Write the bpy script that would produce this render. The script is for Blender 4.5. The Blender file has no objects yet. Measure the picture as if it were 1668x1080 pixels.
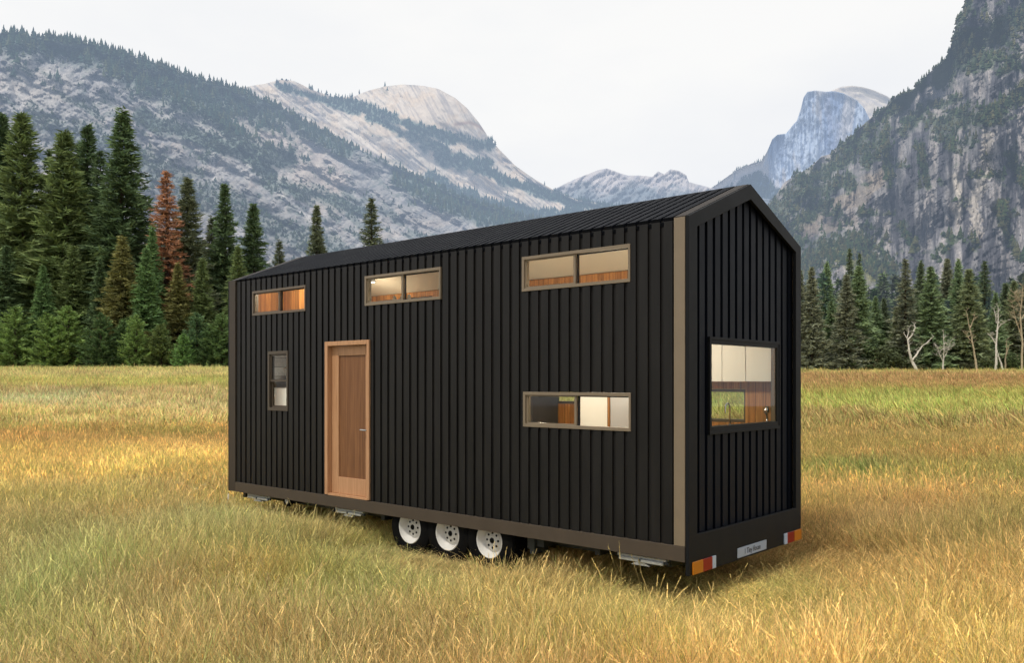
import bpy, bmesh, math, random
import numpy as np
from mathutils import Vector, Matrix

R = math.radians
random.seed(7)
rng = np.random.default_rng(11)
scene = bpy.context.scene
COL = scene.collection
F, HOR, CX, EYE = 1400.0, 621.0, 834.0, 2.03     # focal length / horizon row / centre column (1668-px frame), eye height

# ------------------------------------------------------------------ helpers
def s2l(c):
    return tuple((x / 12.92 if x <= 0.04045 else ((x + 0.055) / 1.055) ** 2.4) for x in [v / 255.0 for v in c[:3]])

def s2l_np(a):
    a = np.asarray(a, float) / 255.0
    return np.where(a <= 0.04045, a / 12.92, ((a + 0.055) / 1.055) ** 2.4)

def tag(o, label=None, cat=None, group=None, kind=None):
    if label: o['label'] = label
    if cat: o['category'] = cat
    if group: o['group'] = group
    if kind: o['kind'] = kind
    return o

def empty(name, loc=(0, 0, 0), rz=0.0, parent=None):
    o = bpy.data.objects.new(name, None)
    o.empty_display_size = 0.3
    COL.objects.link(o)
    o.location = loc
    o.rotation_euler = (0, 0, rz)
    if parent: o.parent = parent
    return o

def link(name, me, mat=None, parent=None):
    o = bpy.data.objects.new(name, me)
    COL.objects.link(o)
    if mat: me.materials.append(mat)
    if parent: o.parent = parent
    return o

def np_mesh(name, V, Fc, nper, smooth=True, cols=None, cname='tint'):
    """V (n,3), Fc (m,nper) numpy -> mesh; cols (n,3) point colour"""
    me = bpy.data.meshes.new(name)
    V = np.ascontiguousarray(V, dtype=np.float32)
    Fc = np.ascontiguousarray(Fc, dtype=np.int32)
    me.vertices.add(len(V)); me.vertices.foreach_set('co', V.ravel())
    me.loops.add(Fc.size); me.loops.foreach_set('vertex_index', Fc.ravel())
    me.polygons.add(len(Fc))
    me.polygons.foreach_set('loop_start', np.arange(0, Fc.size, nper, dtype=np.int32))
    me.polygons.foreach_set('use_smooth', np.full(len(Fc), smooth, dtype=bool))
    me.update(calc_edges=True)
    if cols is not None:
        at = me.color_attributes.new(cname, 'FLOAT_COLOR', 'POINT')
        c4 = np.ones((len(V), 4), dtype=np.float32); c4[:, :3] = cols
        at.data.foreach_set('color', c4.ravel())
    return me

class MB:
    """collects simple solids into one mesh"""
    def __init__(s): s.v = []; s.f = []
    def add(s, vs, fs):
        b = len(s.v); s.v += [tuple(p) for p in vs]; s.f += [tuple(i + b for i in f) for f in fs]
    def box(s, a, b):
        x0, y0, z0 = a; x1, y1, z1 = b
        s.add([(x0,y0,z0),(x1,y0,z0),(x1,y1,z0),(x0,y1,z0),(x0,y0,z1),(x1,y0,z1),(x1,y1,z1),(x0,y1,z1)],
              [(0,3,2,1),(4,5,6,7),(0,1,5,4),(1,2,6,5),(2,3,7,6),(3,0,4,7)])
    def prism(s, poly, axis, a, b):
        """poly: list of 2-D points; axis 0: (y,z) poly extruded along x, 1: (x,z) along y, 2: (x,y) along z"""
        n = len(poly)
        def mk(p, w):
            return (w, p[0], p[1]) if axis == 0 else ((p[0], w, p[1]) if axis == 1 else (p[0], p[1], w))
        vs = [mk(p, a) for p in poly] + [mk(p, b) for p in poly]
        s.add(vs, [tuple(range(n))[::-1], tuple(range(n, 2 * n))] + [(i, (i + 1) % n, n + (i + 1) % n, n + i) for i in range(n)])
    def lathe(s, prof, c, axis=1, n=40, caps=False):
        """prof: list of (radius, offset along axis)"""
        vs = []
        for r, o in prof:
            for k in range(n):
                a = 2 * math.pi * k / n
                ca, sa = r * math.cos(a), r * math.sin(a)
                p = (ca, o, sa) if axis == 1 else ((o, ca, sa) if axis == 0 else (ca, sa, o))
                vs.append((c[0] + p[0], c[1] + p[1], c[2] + p[2]))
        fs = []
        for j in range(len(prof) - 1):
            for k in range(n):
                k2 = (k + 1) % n
                fs.append((j * n + k, j * n + k2, (j + 1) * n + k2, (j + 1) * n + k))
        if caps:
            fs.append(tuple(range(n))[::-1]); fs.append(tuple((len(prof) - 1) * n + k for k in range(n)))
        s.add(vs, fs)
    def tube(s, pts, rad, n=8):
        pts = [Vector(p) for p in pts]
        rings = []
        for i, p in enumerate(pts):
            d = (pts[min(i + 1, len(pts) - 1)] - pts[max(i - 1, 0)]).normalized()
            up = Vector((0, 0, 1)) if abs(d.z) < 0.9 else Vector((1, 0, 0))
            a = d.cross(up).normalized(); b = a.cross(d).normalized()
            r = rad[i] if isinstance(rad, (list, tuple)) else rad
            rings.append([p + (a * math.cos(2 * math.pi * k / n) + b * math.sin(2 * math.pi * k / n)) * r for k in range(n)])
        vs = [q for r_ in rings for q in r_]
        fs = []
        for j in range(len(pts) - 1):
            for k in range(n):
                k2 = (k + 1) % n
                fs.append((j * n + k, j * n + k2, (j + 1) * n + k2, (j + 1) * n + k))
        fs.append(tuple(range(n))[::-1]); fs.append(tuple((len(pts) - 1) * n + k for k in range(n)))
        s.add(vs, fs)
    def build(s, name, mat, parent=None, smooth=False, bevel=0.0):
        me = bpy.data.meshes.new(name)
        me.from_pydata(s.v, [], s.f)
        bm = bmesh.new(); bm.from_mesh(me)
        bmesh.ops.recalc_face_normals(bm, faces=bm.faces)
        if bevel > 0:
            bmesh.ops.bevel(bm, geom=list(bm.edges), offset=bevel, segments=1, affect='EDGES', clamp_overlap=True)
        bm.to_mesh(me); bm.free()
        if smooth:
            me.polygons.foreach_set('use_smooth', [True] * len(me.polygons))
            me.update()
            try: me.set_sharp_from_angle(angle=R(35))
            except Exception: pass
        return link(name, me, mat, parent)

# ------------------------------------------------------------------ numpy noise
def _hash(ix, iy, seed):
    h = (ix.astype(np.int64) * 374761393 + iy.astype(np.int64) * 668265263 + seed * 974634777) & 0xFFFFFFFF
    h = ((h ^ (h >> 13)) * 1274126177) & 0xFFFFFFFF
    h = (h ^ (h >> 16)) & 0xFFFFFFFF
    return h / 4294967295.0

def vnoise(x, y, seed=0):
    ix = np.floor(x); iy = np.floor(y)
    fx = x - ix; fy = y - iy
    fx = fx * fx * fx * (fx * (fx * 6 - 15) + 10); fy = fy * fy * fy * (fy * (fy * 6 - 15) + 10)
    a = _hash(ix, iy, seed); b = _hash(ix + 1, iy, seed); c = _hash(ix, iy + 1, seed); d = _hash(ix + 1, iy + 1, seed)
    return (a * (1 - fx) + b * fx) * (1 - fy) + (c * (1 - fx) + d * fx) * fy

def fbm(x, y, seed=0, oct=5, gain=0.5, ridged=False):
    t = np.zeros(np.broadcast(x, y).shape); amp = 1.0; tot = 0.0
    ca, sa = math.cos(0.6), math.sin(0.6)
    for o in range(oct):
        n = vnoise(x, y, seed + o * 17)
        if ridged: n = 1 - np.abs(2 * n - 1)
        t += amp * n; tot += amp; amp *= gain
        x, y = (x * ca - y * sa) * 2.03 + 13.1, (x * sa + y * ca) * 2.03 + 7.7
    return t / tot

def sstep(a, b, x):
    t = np.clip((x - a) / (b - a), 0, 1)
    return t * t * (3 - 2 * t)

def lerp3(a, b, t): return a * (1 - t[..., None]) + b * t[..., None]

def polyd(u, v, pts):
    """distance to a polyline"""
    d = np.full(np.shape(u), 1e9)
    for (x0, y0), (x1, y1) in zip(pts[:-1], pts[1:]):
        dx, dy = x1 - x0, y1 - y0
        t = np.clip(((u - x0) * dx + (v - y0) * dy) / (dx * dx + dy * dy), 0, 1)
        d = np.minimum(d, np.hypot(u - x0 - t * dx, v - y0 - t * dy))
    return d

# ------------------------------------------------------------------ materials
def new_mat(name):
    m = bpy.data.materials.new(name); m.use_nodes = True
    nt = m.node_tree; nt.nodes.clear()
    out = nt.nodes.new('ShaderNodeOutputMaterial')
    return m, nt, out

def N(nt, t, **kw):
    n = nt.nodes.new(t)
    for k, v in kw.items():
        if k in ('operation', 'blend_type', 'data_type', 'attribute_name', 'attribute_type', 'wave_type', 'bands_direction', 'noise_dimensions', 'feature', 'distance', 'interpolation_type', 'use_clamp', 'wave_profile', 'layer_name', 'sky_type', 'rotation_type'):
            setattr(n, k, v)
        else:
            n.inputs[k].default_value = v
    return n

def princ(nt, color, rough=0.6, metal=0.0, spec=0.5):
    p = nt.nodes.new('ShaderNodeBsdfPrincipled')
    p.inputs['Base Color'].default_value = (*color, 1)
    p.inputs['Roughness'].default_value = rough
    p.inputs['Metallic'].default_value = metal
    p.inputs['Specular IOR Level'].default_value = spec
    return p

def plain(name, color, rough=0.6, metal=0.0, spec=0.5, var=0.12, scale=6.0, bump=0.0, stretch=None):
    m, nt, out = new_mat(name)
    p = princ(nt, color, rough, metal, spec)
    tc = N(nt, 'ShaderNodeTexCoord')
    nz = N(nt, 'ShaderNodeTexNoise', Scale=scale, Detail=6.0, Roughness=0.6)
    if stretch:
        sm = N(nt, 'ShaderNodeMapping'); sm.inputs['Scale'].default_value = stretch
        nt.links.new(tc.outputs['Object'], sm.inputs['Vector']); nt.links.new(sm.outputs[0], nz.inputs['Vector'])
    else: nt.links.new(tc.outputs['Object'], nz.inputs['Vector'])
    mp = N(nt, 'ShaderNodeMapRange'); mp.inputs['From Min'].default_value = 0.3; mp.inputs['From Max'].default_value = 0.7
    mp.inputs['To Min'].default_value = 1 - var; mp.inputs['To Max'].default_value = 1 + var
    nt.links.new(nz.outputs['Fac'], mp.inputs['Value'])
    mx = N(nt, 'ShaderNodeVectorMath', operation='SCALE'); mx.inputs[0].default_value = color
    nt.links.new(mp.outputs[0], mx.inputs['Scale'])
    nt.links.new(mx.outputs[0], p.inputs['Base Color'])
    mr = N(nt, 'ShaderNodeMapRange'); mr.inputs['To Min'].default_value = max(rough - 0.1, 0.02); mr.inputs['To Max'].default_value = min(rough + 0.1, 1)
    nt.links.new(nz.outputs['Fac'], mr.inputs['Value']); nt.links.new(mr.outputs[0], p.inputs['Roughness'])
    if bump > 0:
        b = N(nt, 'ShaderNodeBump', Strength=bump, Distance=0.01)
        nt.links.new(nz.outputs['Fac'], b.inputs['Height']); nt.links.new(b.outputs[0], p.inputs['Normal'])
    nt.links.new(p.outputs[0], out.inputs[0])
    return m

def wood(name, dark, light, axis=2, board=0.0, rough=0.5, spec=0.3, bx='X', scale=1.0):
    """procedural wood: grain stretched along an axis of the object, optional board grooves across axis bx"""
    m, nt, out = new_mat(name)
    p = princ(nt, light, rough, 0, spec)
    tc = N(nt, 'ShaderNodeTexCoord')
    mpg = N(nt, 'ShaderNodeMapping')
    sc = [38 * scale] * 3; sc[axis] = 1.6 * scale
    mpg.inputs['Scale'].default_value = sc
    nt.links.new(tc.outputs['Object'], mpg.inputs['Vector'])
    nz = N(nt, 'ShaderNodeTexNoise', Scale=1.0, Detail=7.0, Roughness=0.65, Distortion=1.2)
    nt.links.new(mpg.outputs[0], nz.inputs['Vector'])
    cr = N(nt, 'ShaderNodeValToRGB')
    cr.color_ramp.elements[0].position = 0.3; cr.color_ramp.elements[0].color = (*dark, 1)
    cr.color_ramp.elements[1].position = 0.72; cr.color_ramp.elements[1].color = (*light, 1)
    nt.links.new(nz.outputs['Fac'], cr.inputs[0])
    col = cr.outputs[0]
    if board > 0:
        sep = N(nt, 'ShaderNodeSeparateXYZ'); nt.links.new(tc.outputs['Object'], sep.inputs[0])
        dv = N(nt, 'ShaderNodeMath', operation='DIVIDE'); nt.links.new(sep.outputs[bx], dv.inputs[0]); dv.inputs[1].default_value = board
        fl = N(nt, 'ShaderNodeMath', operation='FLOOR'); nt.links.new(dv.outputs[0], fl.inputs[0])
        wn = N(nt, 'ShaderNodeTexWhiteNoise', noise_dimensions='1D'); nt.links.new(fl.outputs[0], wn.inputs['W'])
        fr = N(nt, 'ShaderNodeMath', operation='FRACT'); nt.links.new(dv.outputs[0], fr.inputs[0])
        gt = N(nt, 'ShaderNodeMath', operation='GREATER_THAN'); nt.links.new(fr.outputs[0], gt.inputs[0]); gt.inputs[1].default_value = 0.06
        mr = N(nt, 'ShaderNodeMapRange'); mr.inputs['To Min'].default_value = 0.7; mr.inputs['To Max'].default_value = 1.25
        nt.links.new(wn.outputs['Value'], mr.inputs['Value'])
        g2 = N(nt, 'ShaderNodeMapRange'); g2.inputs['To Min'].default_value = 0.25
        nt.links.new(gt.outputs[0], g2.inputs['Value'])
        mm = N(nt, 'ShaderNodeMath', operation='MULTIPLY'); nt.links.new(mr.outputs[0], mm.inputs[0]); nt.links.new(g2.outputs[0], mm.inputs[1])
        vs = N(nt, 'ShaderNodeVectorMath', operation='SCALE'); nt.links.new(col, vs.inputs[0]); nt.links.new(mm.outputs[0], vs.inputs['Scale'])
        col = vs.outputs[0]
    nt.links.new(col, p.inputs['Base Color'])
    bp = N(nt, 'ShaderNodeBump', Strength=0.15, Distance=0.004)
    nt.links.new(nz.outputs['Fac'], bp.inputs['Height']); nt.links.new(bp.outputs[0], p.inputs['Normal'])
    nt.links.new(p.outputs[0], out.inputs[0])
    return m

def glass_mat(name, tint=(0.9, 0.92, 0.9), refl=1.0):
    m, nt, out = new_mat(name)
    tr = N(nt, 'ShaderNodeBsdfTransparent'); tr.inputs[0].default_value = (*tint, 1)
    gl = N(nt, 'ShaderNodeBsdfGlossy'); gl.inputs['Roughness'].default_value = 0.02; gl.inputs[0].default_value = (0.9 * refl, 0.92 * refl, 0.95 * refl, 1)
    lw = N(nt, 'ShaderNodeLayerWeight', Blend=0.5)
    pw = N(nt, 'ShaderNodeMath', operation='POWER'); nt.links.new(lw.outputs['Facing'], pw.inputs[0]); pw.inputs[1].default_value = 5.0
    fz = N(nt, 'ShaderNodeMath', operation='MULTIPLY_ADD'); nt.links.new(pw.outputs[0], fz.inputs[0]); fz.inputs[1].default_value = 0.45; fz.inputs[2].default_value = 0.012
    mx = N(nt, 'ShaderNodeMixShader')
    nt.links.new(fz.outputs[0], mx.inputs[0]); nt.links.new(tr.outputs[0], mx.inputs[1]); nt.links.new(gl.outputs[0], mx.inputs[2])
    nt.links.new(mx.outputs[0], out.inputs[0])
    return m

def emit_mat(name, c, s):
    m, nt, out = new_mat(name)
    e = N(nt, 'ShaderNodeEmission'); e.inputs[0].default_value = (*c, 1); e.inputs[1].default_value = s
    nt.links.new(e.outputs[0], out.inputs[0])
    return m

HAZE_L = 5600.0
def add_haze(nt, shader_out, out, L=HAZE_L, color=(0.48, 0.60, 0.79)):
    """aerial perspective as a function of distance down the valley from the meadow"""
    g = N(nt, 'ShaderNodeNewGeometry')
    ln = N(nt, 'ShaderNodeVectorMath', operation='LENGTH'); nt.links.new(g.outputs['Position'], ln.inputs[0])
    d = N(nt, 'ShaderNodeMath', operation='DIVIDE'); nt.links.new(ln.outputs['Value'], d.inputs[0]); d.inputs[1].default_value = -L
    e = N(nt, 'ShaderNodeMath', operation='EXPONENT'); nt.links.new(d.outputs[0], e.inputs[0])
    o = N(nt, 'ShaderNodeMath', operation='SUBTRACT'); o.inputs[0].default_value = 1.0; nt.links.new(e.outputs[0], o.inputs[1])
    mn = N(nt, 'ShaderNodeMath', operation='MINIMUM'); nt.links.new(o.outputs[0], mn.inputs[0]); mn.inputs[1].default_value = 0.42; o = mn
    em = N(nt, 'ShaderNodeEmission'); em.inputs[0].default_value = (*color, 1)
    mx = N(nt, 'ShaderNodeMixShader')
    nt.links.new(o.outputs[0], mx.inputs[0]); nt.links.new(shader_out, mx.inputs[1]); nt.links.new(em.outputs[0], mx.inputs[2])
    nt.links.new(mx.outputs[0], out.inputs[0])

def rock_mat(name, scale, bumpd, var=0.35):
    m, nt, out = new_mat(name)
    p = princ(nt, (0.3, 0.3, 0.3), 0.9, 0, 0.15)
    at = N(nt, 'ShaderNodeAttribute', attribute_name='tint')
    tc = N(nt, 'ShaderNodeTexCoord')
    mp = N(nt, 'ShaderNodeMapping'); mp.inputs['Scale'].default_value = (scale, scale, scale * 0.45)
    nt.links.new(tc.outputs['Object'], mp.inputs['Vector'])
    nz = N(nt, 'ShaderNodeTexNoise', Scale=1.0, Detail=9.0, Roughness=0.72, Distortion=0.6)
    nt.links.new(mp.outputs[0], nz.inputs['Vector'])
    mr = N(nt, 'ShaderNodeMapRange'); mr.inputs['From Min'].default_value = 0.3; mr.inputs['From Max'].default_value = 0.7
    mr.inputs['To Min'].default_value = 1 - var; mr.inputs['To Max'].default_value = 1 + var
    nt.links.new(nz.outputs['Fac'], mr.inputs['Value'])
    vs = N(nt, 'ShaderNodeVectorMath', operation='SCALE'); nt.links.new(at.outputs['Color'], vs.inputs[0]); nt.links.new(mr.outputs[0], vs.inputs['Scale'])
    nt.links.new(vs.outputs[0], p.inputs['Base Color'])
    bp = N(nt, 'ShaderNodeBump', Strength=0.8, Distance=bumpd)
    nt.links.new(nz.outputs['Fac'], bp.inputs['Height']); nt.links.new(bp.outputs[0], p.inputs['Normal'])
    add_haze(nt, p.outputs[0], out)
    return m

def attr_mat(name, haze=False, objcol=False, inst=False, transl=0.0, rough=0.8, spec=0.1):
    """colour comes from the mesh's own 'tint' attribute (times object colour / per-tuft colour)"""
    m, nt, out = new_mat(name)
    p = princ(nt, (0.1, 0.1, 0.1), rough, 0, spec)
    at = N(nt, 'ShaderNodeAttribute', attribute_name='tint')
    col = at.outputs['Color']
    if objcol:
        oi = N(nt, 'ShaderNodeObjectInfo')
        mu = N(nt, 'ShaderNodeVectorMath', operation='MULTIPLY'); nt.links.new(col, mu.inputs[0]); nt.links.new(oi.outputs['Color'], mu.inputs[1]); col = mu.outputs[0]
    if inst:
        ai = N(nt, 'ShaderNodeAttribute', attribute_name='ptint', attribute_type='INSTANCER')
        mu = N(nt, 'ShaderNodeVectorMath', operation='MULTIPLY'); nt.links.new(col, mu.inputs[0]); nt.links.new(ai.outputs['Color'], mu.inputs[1]); col = mu.outputs[0]
    nt.links.new(col, p.inputs['Base Color'])
    sh = p.outputs[0]
    if transl > 0:
        t = N(nt, 'ShaderNodeBsdfTranslucent'); nt.links.new(col, t.inputs[0])
        mx = N(nt, 'ShaderNodeMixShader'); mx.inputs[0].default_value = transl
        nt.links.new(sh, mx.inputs[1]); nt.links.new(t.outputs[0], mx.inputs[2]); sh = mx.outputs[0]
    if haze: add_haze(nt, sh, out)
    else: nt.links.new(sh, out.inputs[0])
    return m

M = {}
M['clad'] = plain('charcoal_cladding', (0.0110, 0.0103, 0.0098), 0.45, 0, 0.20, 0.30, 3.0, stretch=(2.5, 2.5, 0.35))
M['clad_end'] = plain('shaded_end_cladding', (0.0040, 0.0056, 0.0100), 0.5, 0, 0.10, 0.10, 3.0)  # cladding charcoal darkened and blued; the end's shade is in the colour
M['roofm'] = plain('charcoal_roofing', (0.0050, 0.0060, 0.0090), 0.6, 0, 0.05, 0.10, 3.0)
M['endframe'] = plain('shaded_end_frame', (0.0095, 0.0105, 0.0120), 0.55, 0, 0.12, 0.06, 4.0)  # end trim darkened below the bronze; its shade is put into the colour
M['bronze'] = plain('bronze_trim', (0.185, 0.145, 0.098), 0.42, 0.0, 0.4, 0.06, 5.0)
M['darkbronze'] = plain('dimmed_bronze_skirt', (0.068, 0.053, 0.039), 0.5, 0.0, 0.2, 0.08, 4.0)  # trim bronze taken darker; the skirt's weaker reflection is in the colour
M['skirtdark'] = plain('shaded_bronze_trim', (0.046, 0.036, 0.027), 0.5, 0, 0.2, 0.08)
M['roofedge'] = plain('dark_brown_roof_edge', (0.030, 0.024, 0.019), 0.55, 0, 0.12, 0.08)
M['blackframe'] = plain('black_window_frame', (0.012, 0.013, 0.015), 0.4, 0, 0.4, 0.05)
M['black'] = plain('black_rubber', (0.0045, 0.0045, 0.0045), 0.85, 0, 0.08, 0.2, 20)
M['chassis'] = plain('dark_chassis_steel', (0.018, 0.022, 0.022), 0.5, 0, 0.4, 0.15)
M['rim'] = plain('white_steel_rim', (0.60, 0.585, 0.55), 0.4, 0, 0.5, 0.05, 12)
M['hole'] = plain('hole_shade_discs', (0.006, 0.006, 0.006), 0.8, 0, 0.1)  # dark discs stand for holes; their shade is put into the colour
M['galv'] = plain('galvanised_steel', (0.42, 0.44, 0.44), 0.42, 0.5, 0.5, 0.15, 25, 0.2)
M['orange'] = plain('amber_lens', s2l((178, 106, 14)), 0.35, 0, 0.5, 0.05, 30)
M['red'] = plain('red_lens', s2l((132, 0, 6)), 0.35, 0, 0.5, 0.05, 30)
M['white'] = plain('white_lens', s2l((168, 182, 200)), 0.3, 0, 0.5, 0.05, 30)
M['plate'] = plain('pale_number_plate', s2l((150, 162, 180)), 0.4, 0, 0.5, 0.04, 30)
M['ink'] = plain('black_lettering', (0.012, 0.012, 0.015), 0.5, 0, 0.3)
M['doorwood'] = wood('oiled_door_timber', s2l((160, 118, 84)), s2l((196, 152, 114)), 2)
M['doorpanel'] = wood('brown_door_panel', s2l((98, 64, 40)), s2l((136, 94, 60)), 2, scale=0.8)
M['lining'] = wood('timber_lining_boards', s2l((132, 80, 38)), s2l((204, 148, 84)), 2, board=0.09)
M['cream'] = plain('cream_ceiling', (0.62, 0.55, 0.43), 0.8, 0, 0.2, 0.04, 3)
M['cabinet'] = plain('cream_cabinet_fronts', (0.80, 0.80, 0.76), 0.5, 0, 0.3, 0.02, 3)
M['greyfridge'] = plain('grey_panel', (0.42, 0.43, 0.45), 0.4, 0, 0.4, 0.04, 3)
M['darkpanel'] = plain('dark_cupboard', (0.045, 0.045, 0.05), 0.5, 0, 0.3, 0.15, 3)
M['tile'] = wood('pale_grey_lining', (0.26, 0.25, 0.23), (0.42, 0.41, 0.38), 0, board=0.14, bx='Z')
M['benchtop'] = plain('dark_benchtop', (0.03, 0.02, 0.015), 0.4, 0, 0.4, 0.2, 8)
M['floorwood'] = wood('timber_floor', s2l((110, 70, 40)), s2l((160, 110, 70)), 0)
M['chrome'] = plain('chrome', (0.75, 0.77, 0.8), 0.12, 1.0, 0.5, 0.02)
M['glass'] = glass_mat('clear_window_glass')
M['glow'] = emit_mat('lit_downlight', (1.0, 0.86, 0.66), 14.0)

# ------------------------------------------------------------------ ground and its colour field
def ground_z(x, y):
    x = np.asarray(x, float); y = np.asarray(y, float)
    zl = 3.42 * sstep(25, 115, y)
    zr = 3.72 * sstep(25, 205, y)
    w = sstep(-15, 45, x - 0.0 * y)
    z = zl * (1 - w) + zr * w
    z = z + 0.05 * (fbm(x * 0.35, y * 0.35, 5, 3) - 0.5) * sstep(12, 20, y) + 0.9 * (fbm(x * 0.02, y * 0.02, 9, 2) - 0.5) * sstep(200, 400, y)
    return z

ROWL = [(598,(214,200,120)),(606,(216,198,118)),(613,(224,200,132)),(622,(205,192,96)),(632,(200,180,98)),(641,(198,165,112)),(655,(204,176,118)),(668,(208,184,130)),(684,(216,184,112)),(700,(196,156,82)),(716,(178,140,72)),(732,(182,140,74)),(748,(206,168,86)),(768,(218,184,98)),(800,(208,174,92)),(830,(192,166,98)),(870,(174,158,98)),(920,(168,156,96)),(980,(156,152,92)),(1080,(168,152,94)),(1400,(168,150,94))]
ROWR = [(598,(215,205,105)),(608,(214,204,105)),(614,(200,150,96)),(626,(194,140,86)),(634,(192,150,84)),(643,(178,165,72)),(660,(186,182,80)),(678,(182,176,84)),(690,(180,148,86)),(708,(164,138,76)),(730,(162,138,68)),(752,(178,138,72)),(775,(146,138,66)),(800,(164,148,70)),(830,(190,152,84)),(870,(176,146,78)),(900,(170,138,80)),(950,(168,142,76)),(1000,(178,150,80)),(1050,(202,164,92)),(1400,(205,166,94))]
BLOBS = [(30,702,45,9,(104,130,58)),(130,650,60,8,(180,176,130)),(320,714,70,8,(132,128,56)),(190,705,60,9,(150,128,60)),(60,655,60,10,(190,190,150)),(120,960,120,60,(154,154,96)),(20,1010,80,50,(150,152,100)),(350,880,70,40,(156,158,102)),(310,1010,80,45,(172,136,84)),(480,970,110,50,(168,142,66)),(90,900,50,40,(120,110,66)),
 (1560,822,90,20,(212,166,96)),(1370,782,70,14,(104,118,58)),(1620,905,60,40,(126,122,60)),(1500,880,90,20,(150,124,76)),(900,1010,160,50,(186,160,82)),(1180,980,120,40,(206,166,88)),(700,1000,120,60,(156,150,84)),(150,612,60,3,(196,160,110)),(330,628,160,5,(186,190,84)),(1450,655,120,8,(160,176,78)),(1600,640,60,8,(190,170,78)),(1420,735,120,9,(140,130,60)),(590,860,100,30,(176,160,90)),(250,770,120,14,(226,196,110)),(1290,950,70,40,(150,138,70))]

def meadow_color(x, y, z=None):
    """albedo of the meadow vegetation at a ground position (linear)"""
    x = np.asarray(x, float); y = np.maximum(np.asarray(y, float), 2.0)
    if z is None: z = ground_z(x, y)
    u = CX + F * x / y; v = HOR - F * (z + 0.15 - EYE) / y
    n1 = fbm(x * 0.22, y * 0.12, 21, 4); n2 = fbm(x * 1.3, y * 0.9, 31, 3)
    vv = v + (n1 - 0.5) * np.clip((v - 600) * 0.5, 3, 90)
    uu = u + (fbm(x * 0.3, y * 0.2, 41, 3) - 0.5) * 120
    def tab(T):
        k = np.array([t[0] for t in T], float); c = np.array([t[1] for t in T], float)
        return np.stack([np.interp(vv, k, c[:, i]) for i in range(3)], -1)
    c = lerp3(tab(ROWL), tab(ROWR), sstep(560, 1250, uu))
    for bu, bv, ru, rv, bc in BLOBS:
        w = np.exp(-(((uu - bu) / ru) ** 2 + ((vv - bv) / rv) ** 2)) * (0.25 + 0.7 * sstep(0.35, 0.65, n2))
        c = lerp3(c, np.broadcast_to(np.array(bc, float), c.shape), w)
    c = s2l_np(np.clip(c, 0, 255))
    gain = (1.04 - 0.06 * sstep(9, 26, y) - 0.12 * sstep(40, 80, y))[..., None]
    c = 0.90 * gain * c ** 0.66
    lum = (c * np.array([0.35, 0.5, 0.15])).sum(-1, keepdims=True)
    c = (lum + (c - lum) * 0.84) * np.array([1.20, 1.18, 1.06])
    hn = fbm(x * 1.3, y * 0.9, 51, 4); wgt = (0.55 + 0.45 * (1 - sstep(18, 45, y)))
    gq = sstep(0.50, 0.66, hn) * wgt; rq = (1 - sstep(0.34, 0.47, hn)) * wgt
    c = c * (1 + gq[..., None] * np.array([-0.07, 0.0, -0.10])) * (1 + rq[..., None] * np.array([0.03, -0.05, -0.08]))
    c = c * (0.78 + 0.44 * n2)[..., None]
    return c

# ground sheet: polar-ish grid, fine near the camera
ys = np.concatenate([np.linspace(-60, 3, 16), np.geomspace(3.6, 220, 210), np.geomspace(232, 14000, 70)])
ks = np.linspace(-1, 1, 161)
Y, K = np.meshgrid(ys, ks, indexing='ij')
half = np.maximum(60 + 0 * Y, np.abs(Y) * 1.1 + 20)
X = np.sign(K) * (np.abs(K) ** 1.4) * half
Zg = ground_z(X, Y)
Vg = np.stack([X, Y, Zg], -1).reshape(-1, 3)
ny, nx = X.shape
ii = (np.arange(ny - 1)[:, None] * nx + np.arange(nx - 1)[None, :]).ravel()
Fg = np.stack([ii, ii + 1, ii + nx + 1, ii + nx], -1)
cg = meadow_color(Vg[:, 0], Vg[:, 1]) * 0.45
far = sstep(112, 130, Vg[:, 1])
cg = lerp3(cg, np.broadcast_to(np.array([0.055, 0.06, 0.03]), cg.shape), far * 0.9 * (1 - sstep(-12, 20, Vg[:, 0])) + sstep(195, 215, Vg[:, 1]) * sstep(-12, 20, Vg[:, 0]))

def ground_mat():
    m, nt, out = new_mat('meadow_soil_and_thatch')
    p = princ(nt, (0.2, 0.16, 0.08), 0.95, 0, 0.05)
    at = N(nt, 'ShaderNodeAttribute', attribute_name='tint')
    tc = N(nt, 'ShaderNodeTexCoord')
    mp = N(nt, 'ShaderNodeMapping'); mp.inputs['Scale'].default_value = (3.0, 1.0, 1.0)
    nt.links.new(tc.outputs['Object'], mp.inputs['Vector'])
    n1 = N(nt, 'ShaderNodeTexNoise', Scale=4.0, Detail=10.0, Roughness=0.75)
    nt.links.new(mp.outputs[0], n1.inputs['Vector'])
    mr = N(nt, 'ShaderNodeMapRange'); mr.inputs['From Min'].default_value = 0.3; mr.inputs['From Max'].default_value = 0.7
    mr.inputs['To Min'].default_value = 0.6; mr.inputs['To Max'].default_value = 1.35
    nt.links.new(n1.outputs['Fac'], mr.inputs['Value'])
    vs = N(nt, 'ShaderNodeVectorMath', operation='SCALE'); nt.links.new(at.outputs['Color'], vs.inputs[0]); nt.links.new(mr.outputs[0], vs.inputs['Scale'])
    nt.links.new(vs.outputs[0], p.inputs['Base Color'])
    bp = N(nt, 'ShaderNodeBump', Strength=0.6, Distance=0.05)
    nt.links.new(n1.outputs['Fac'], bp.inputs['Height']); nt.links.new(bp.outputs[0], p.inputs['Normal'])
    nt.links.new(p.outputs[0], out.inputs[0])
    return m
g = link('ground', np_mesh('ground', Vg, Fg, 4, True, cg), ground_mat())
tag(g, 'flat valley meadow ground running back to the tree line', 'ground', kind='structure')

# ------------------------------------------------------------------ house frame of reference
TH = 0.846883509
HX0, HD, HB = 1.53235, 7.57291, 0.31        # near bottom corner of the house; base height above ground
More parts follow.
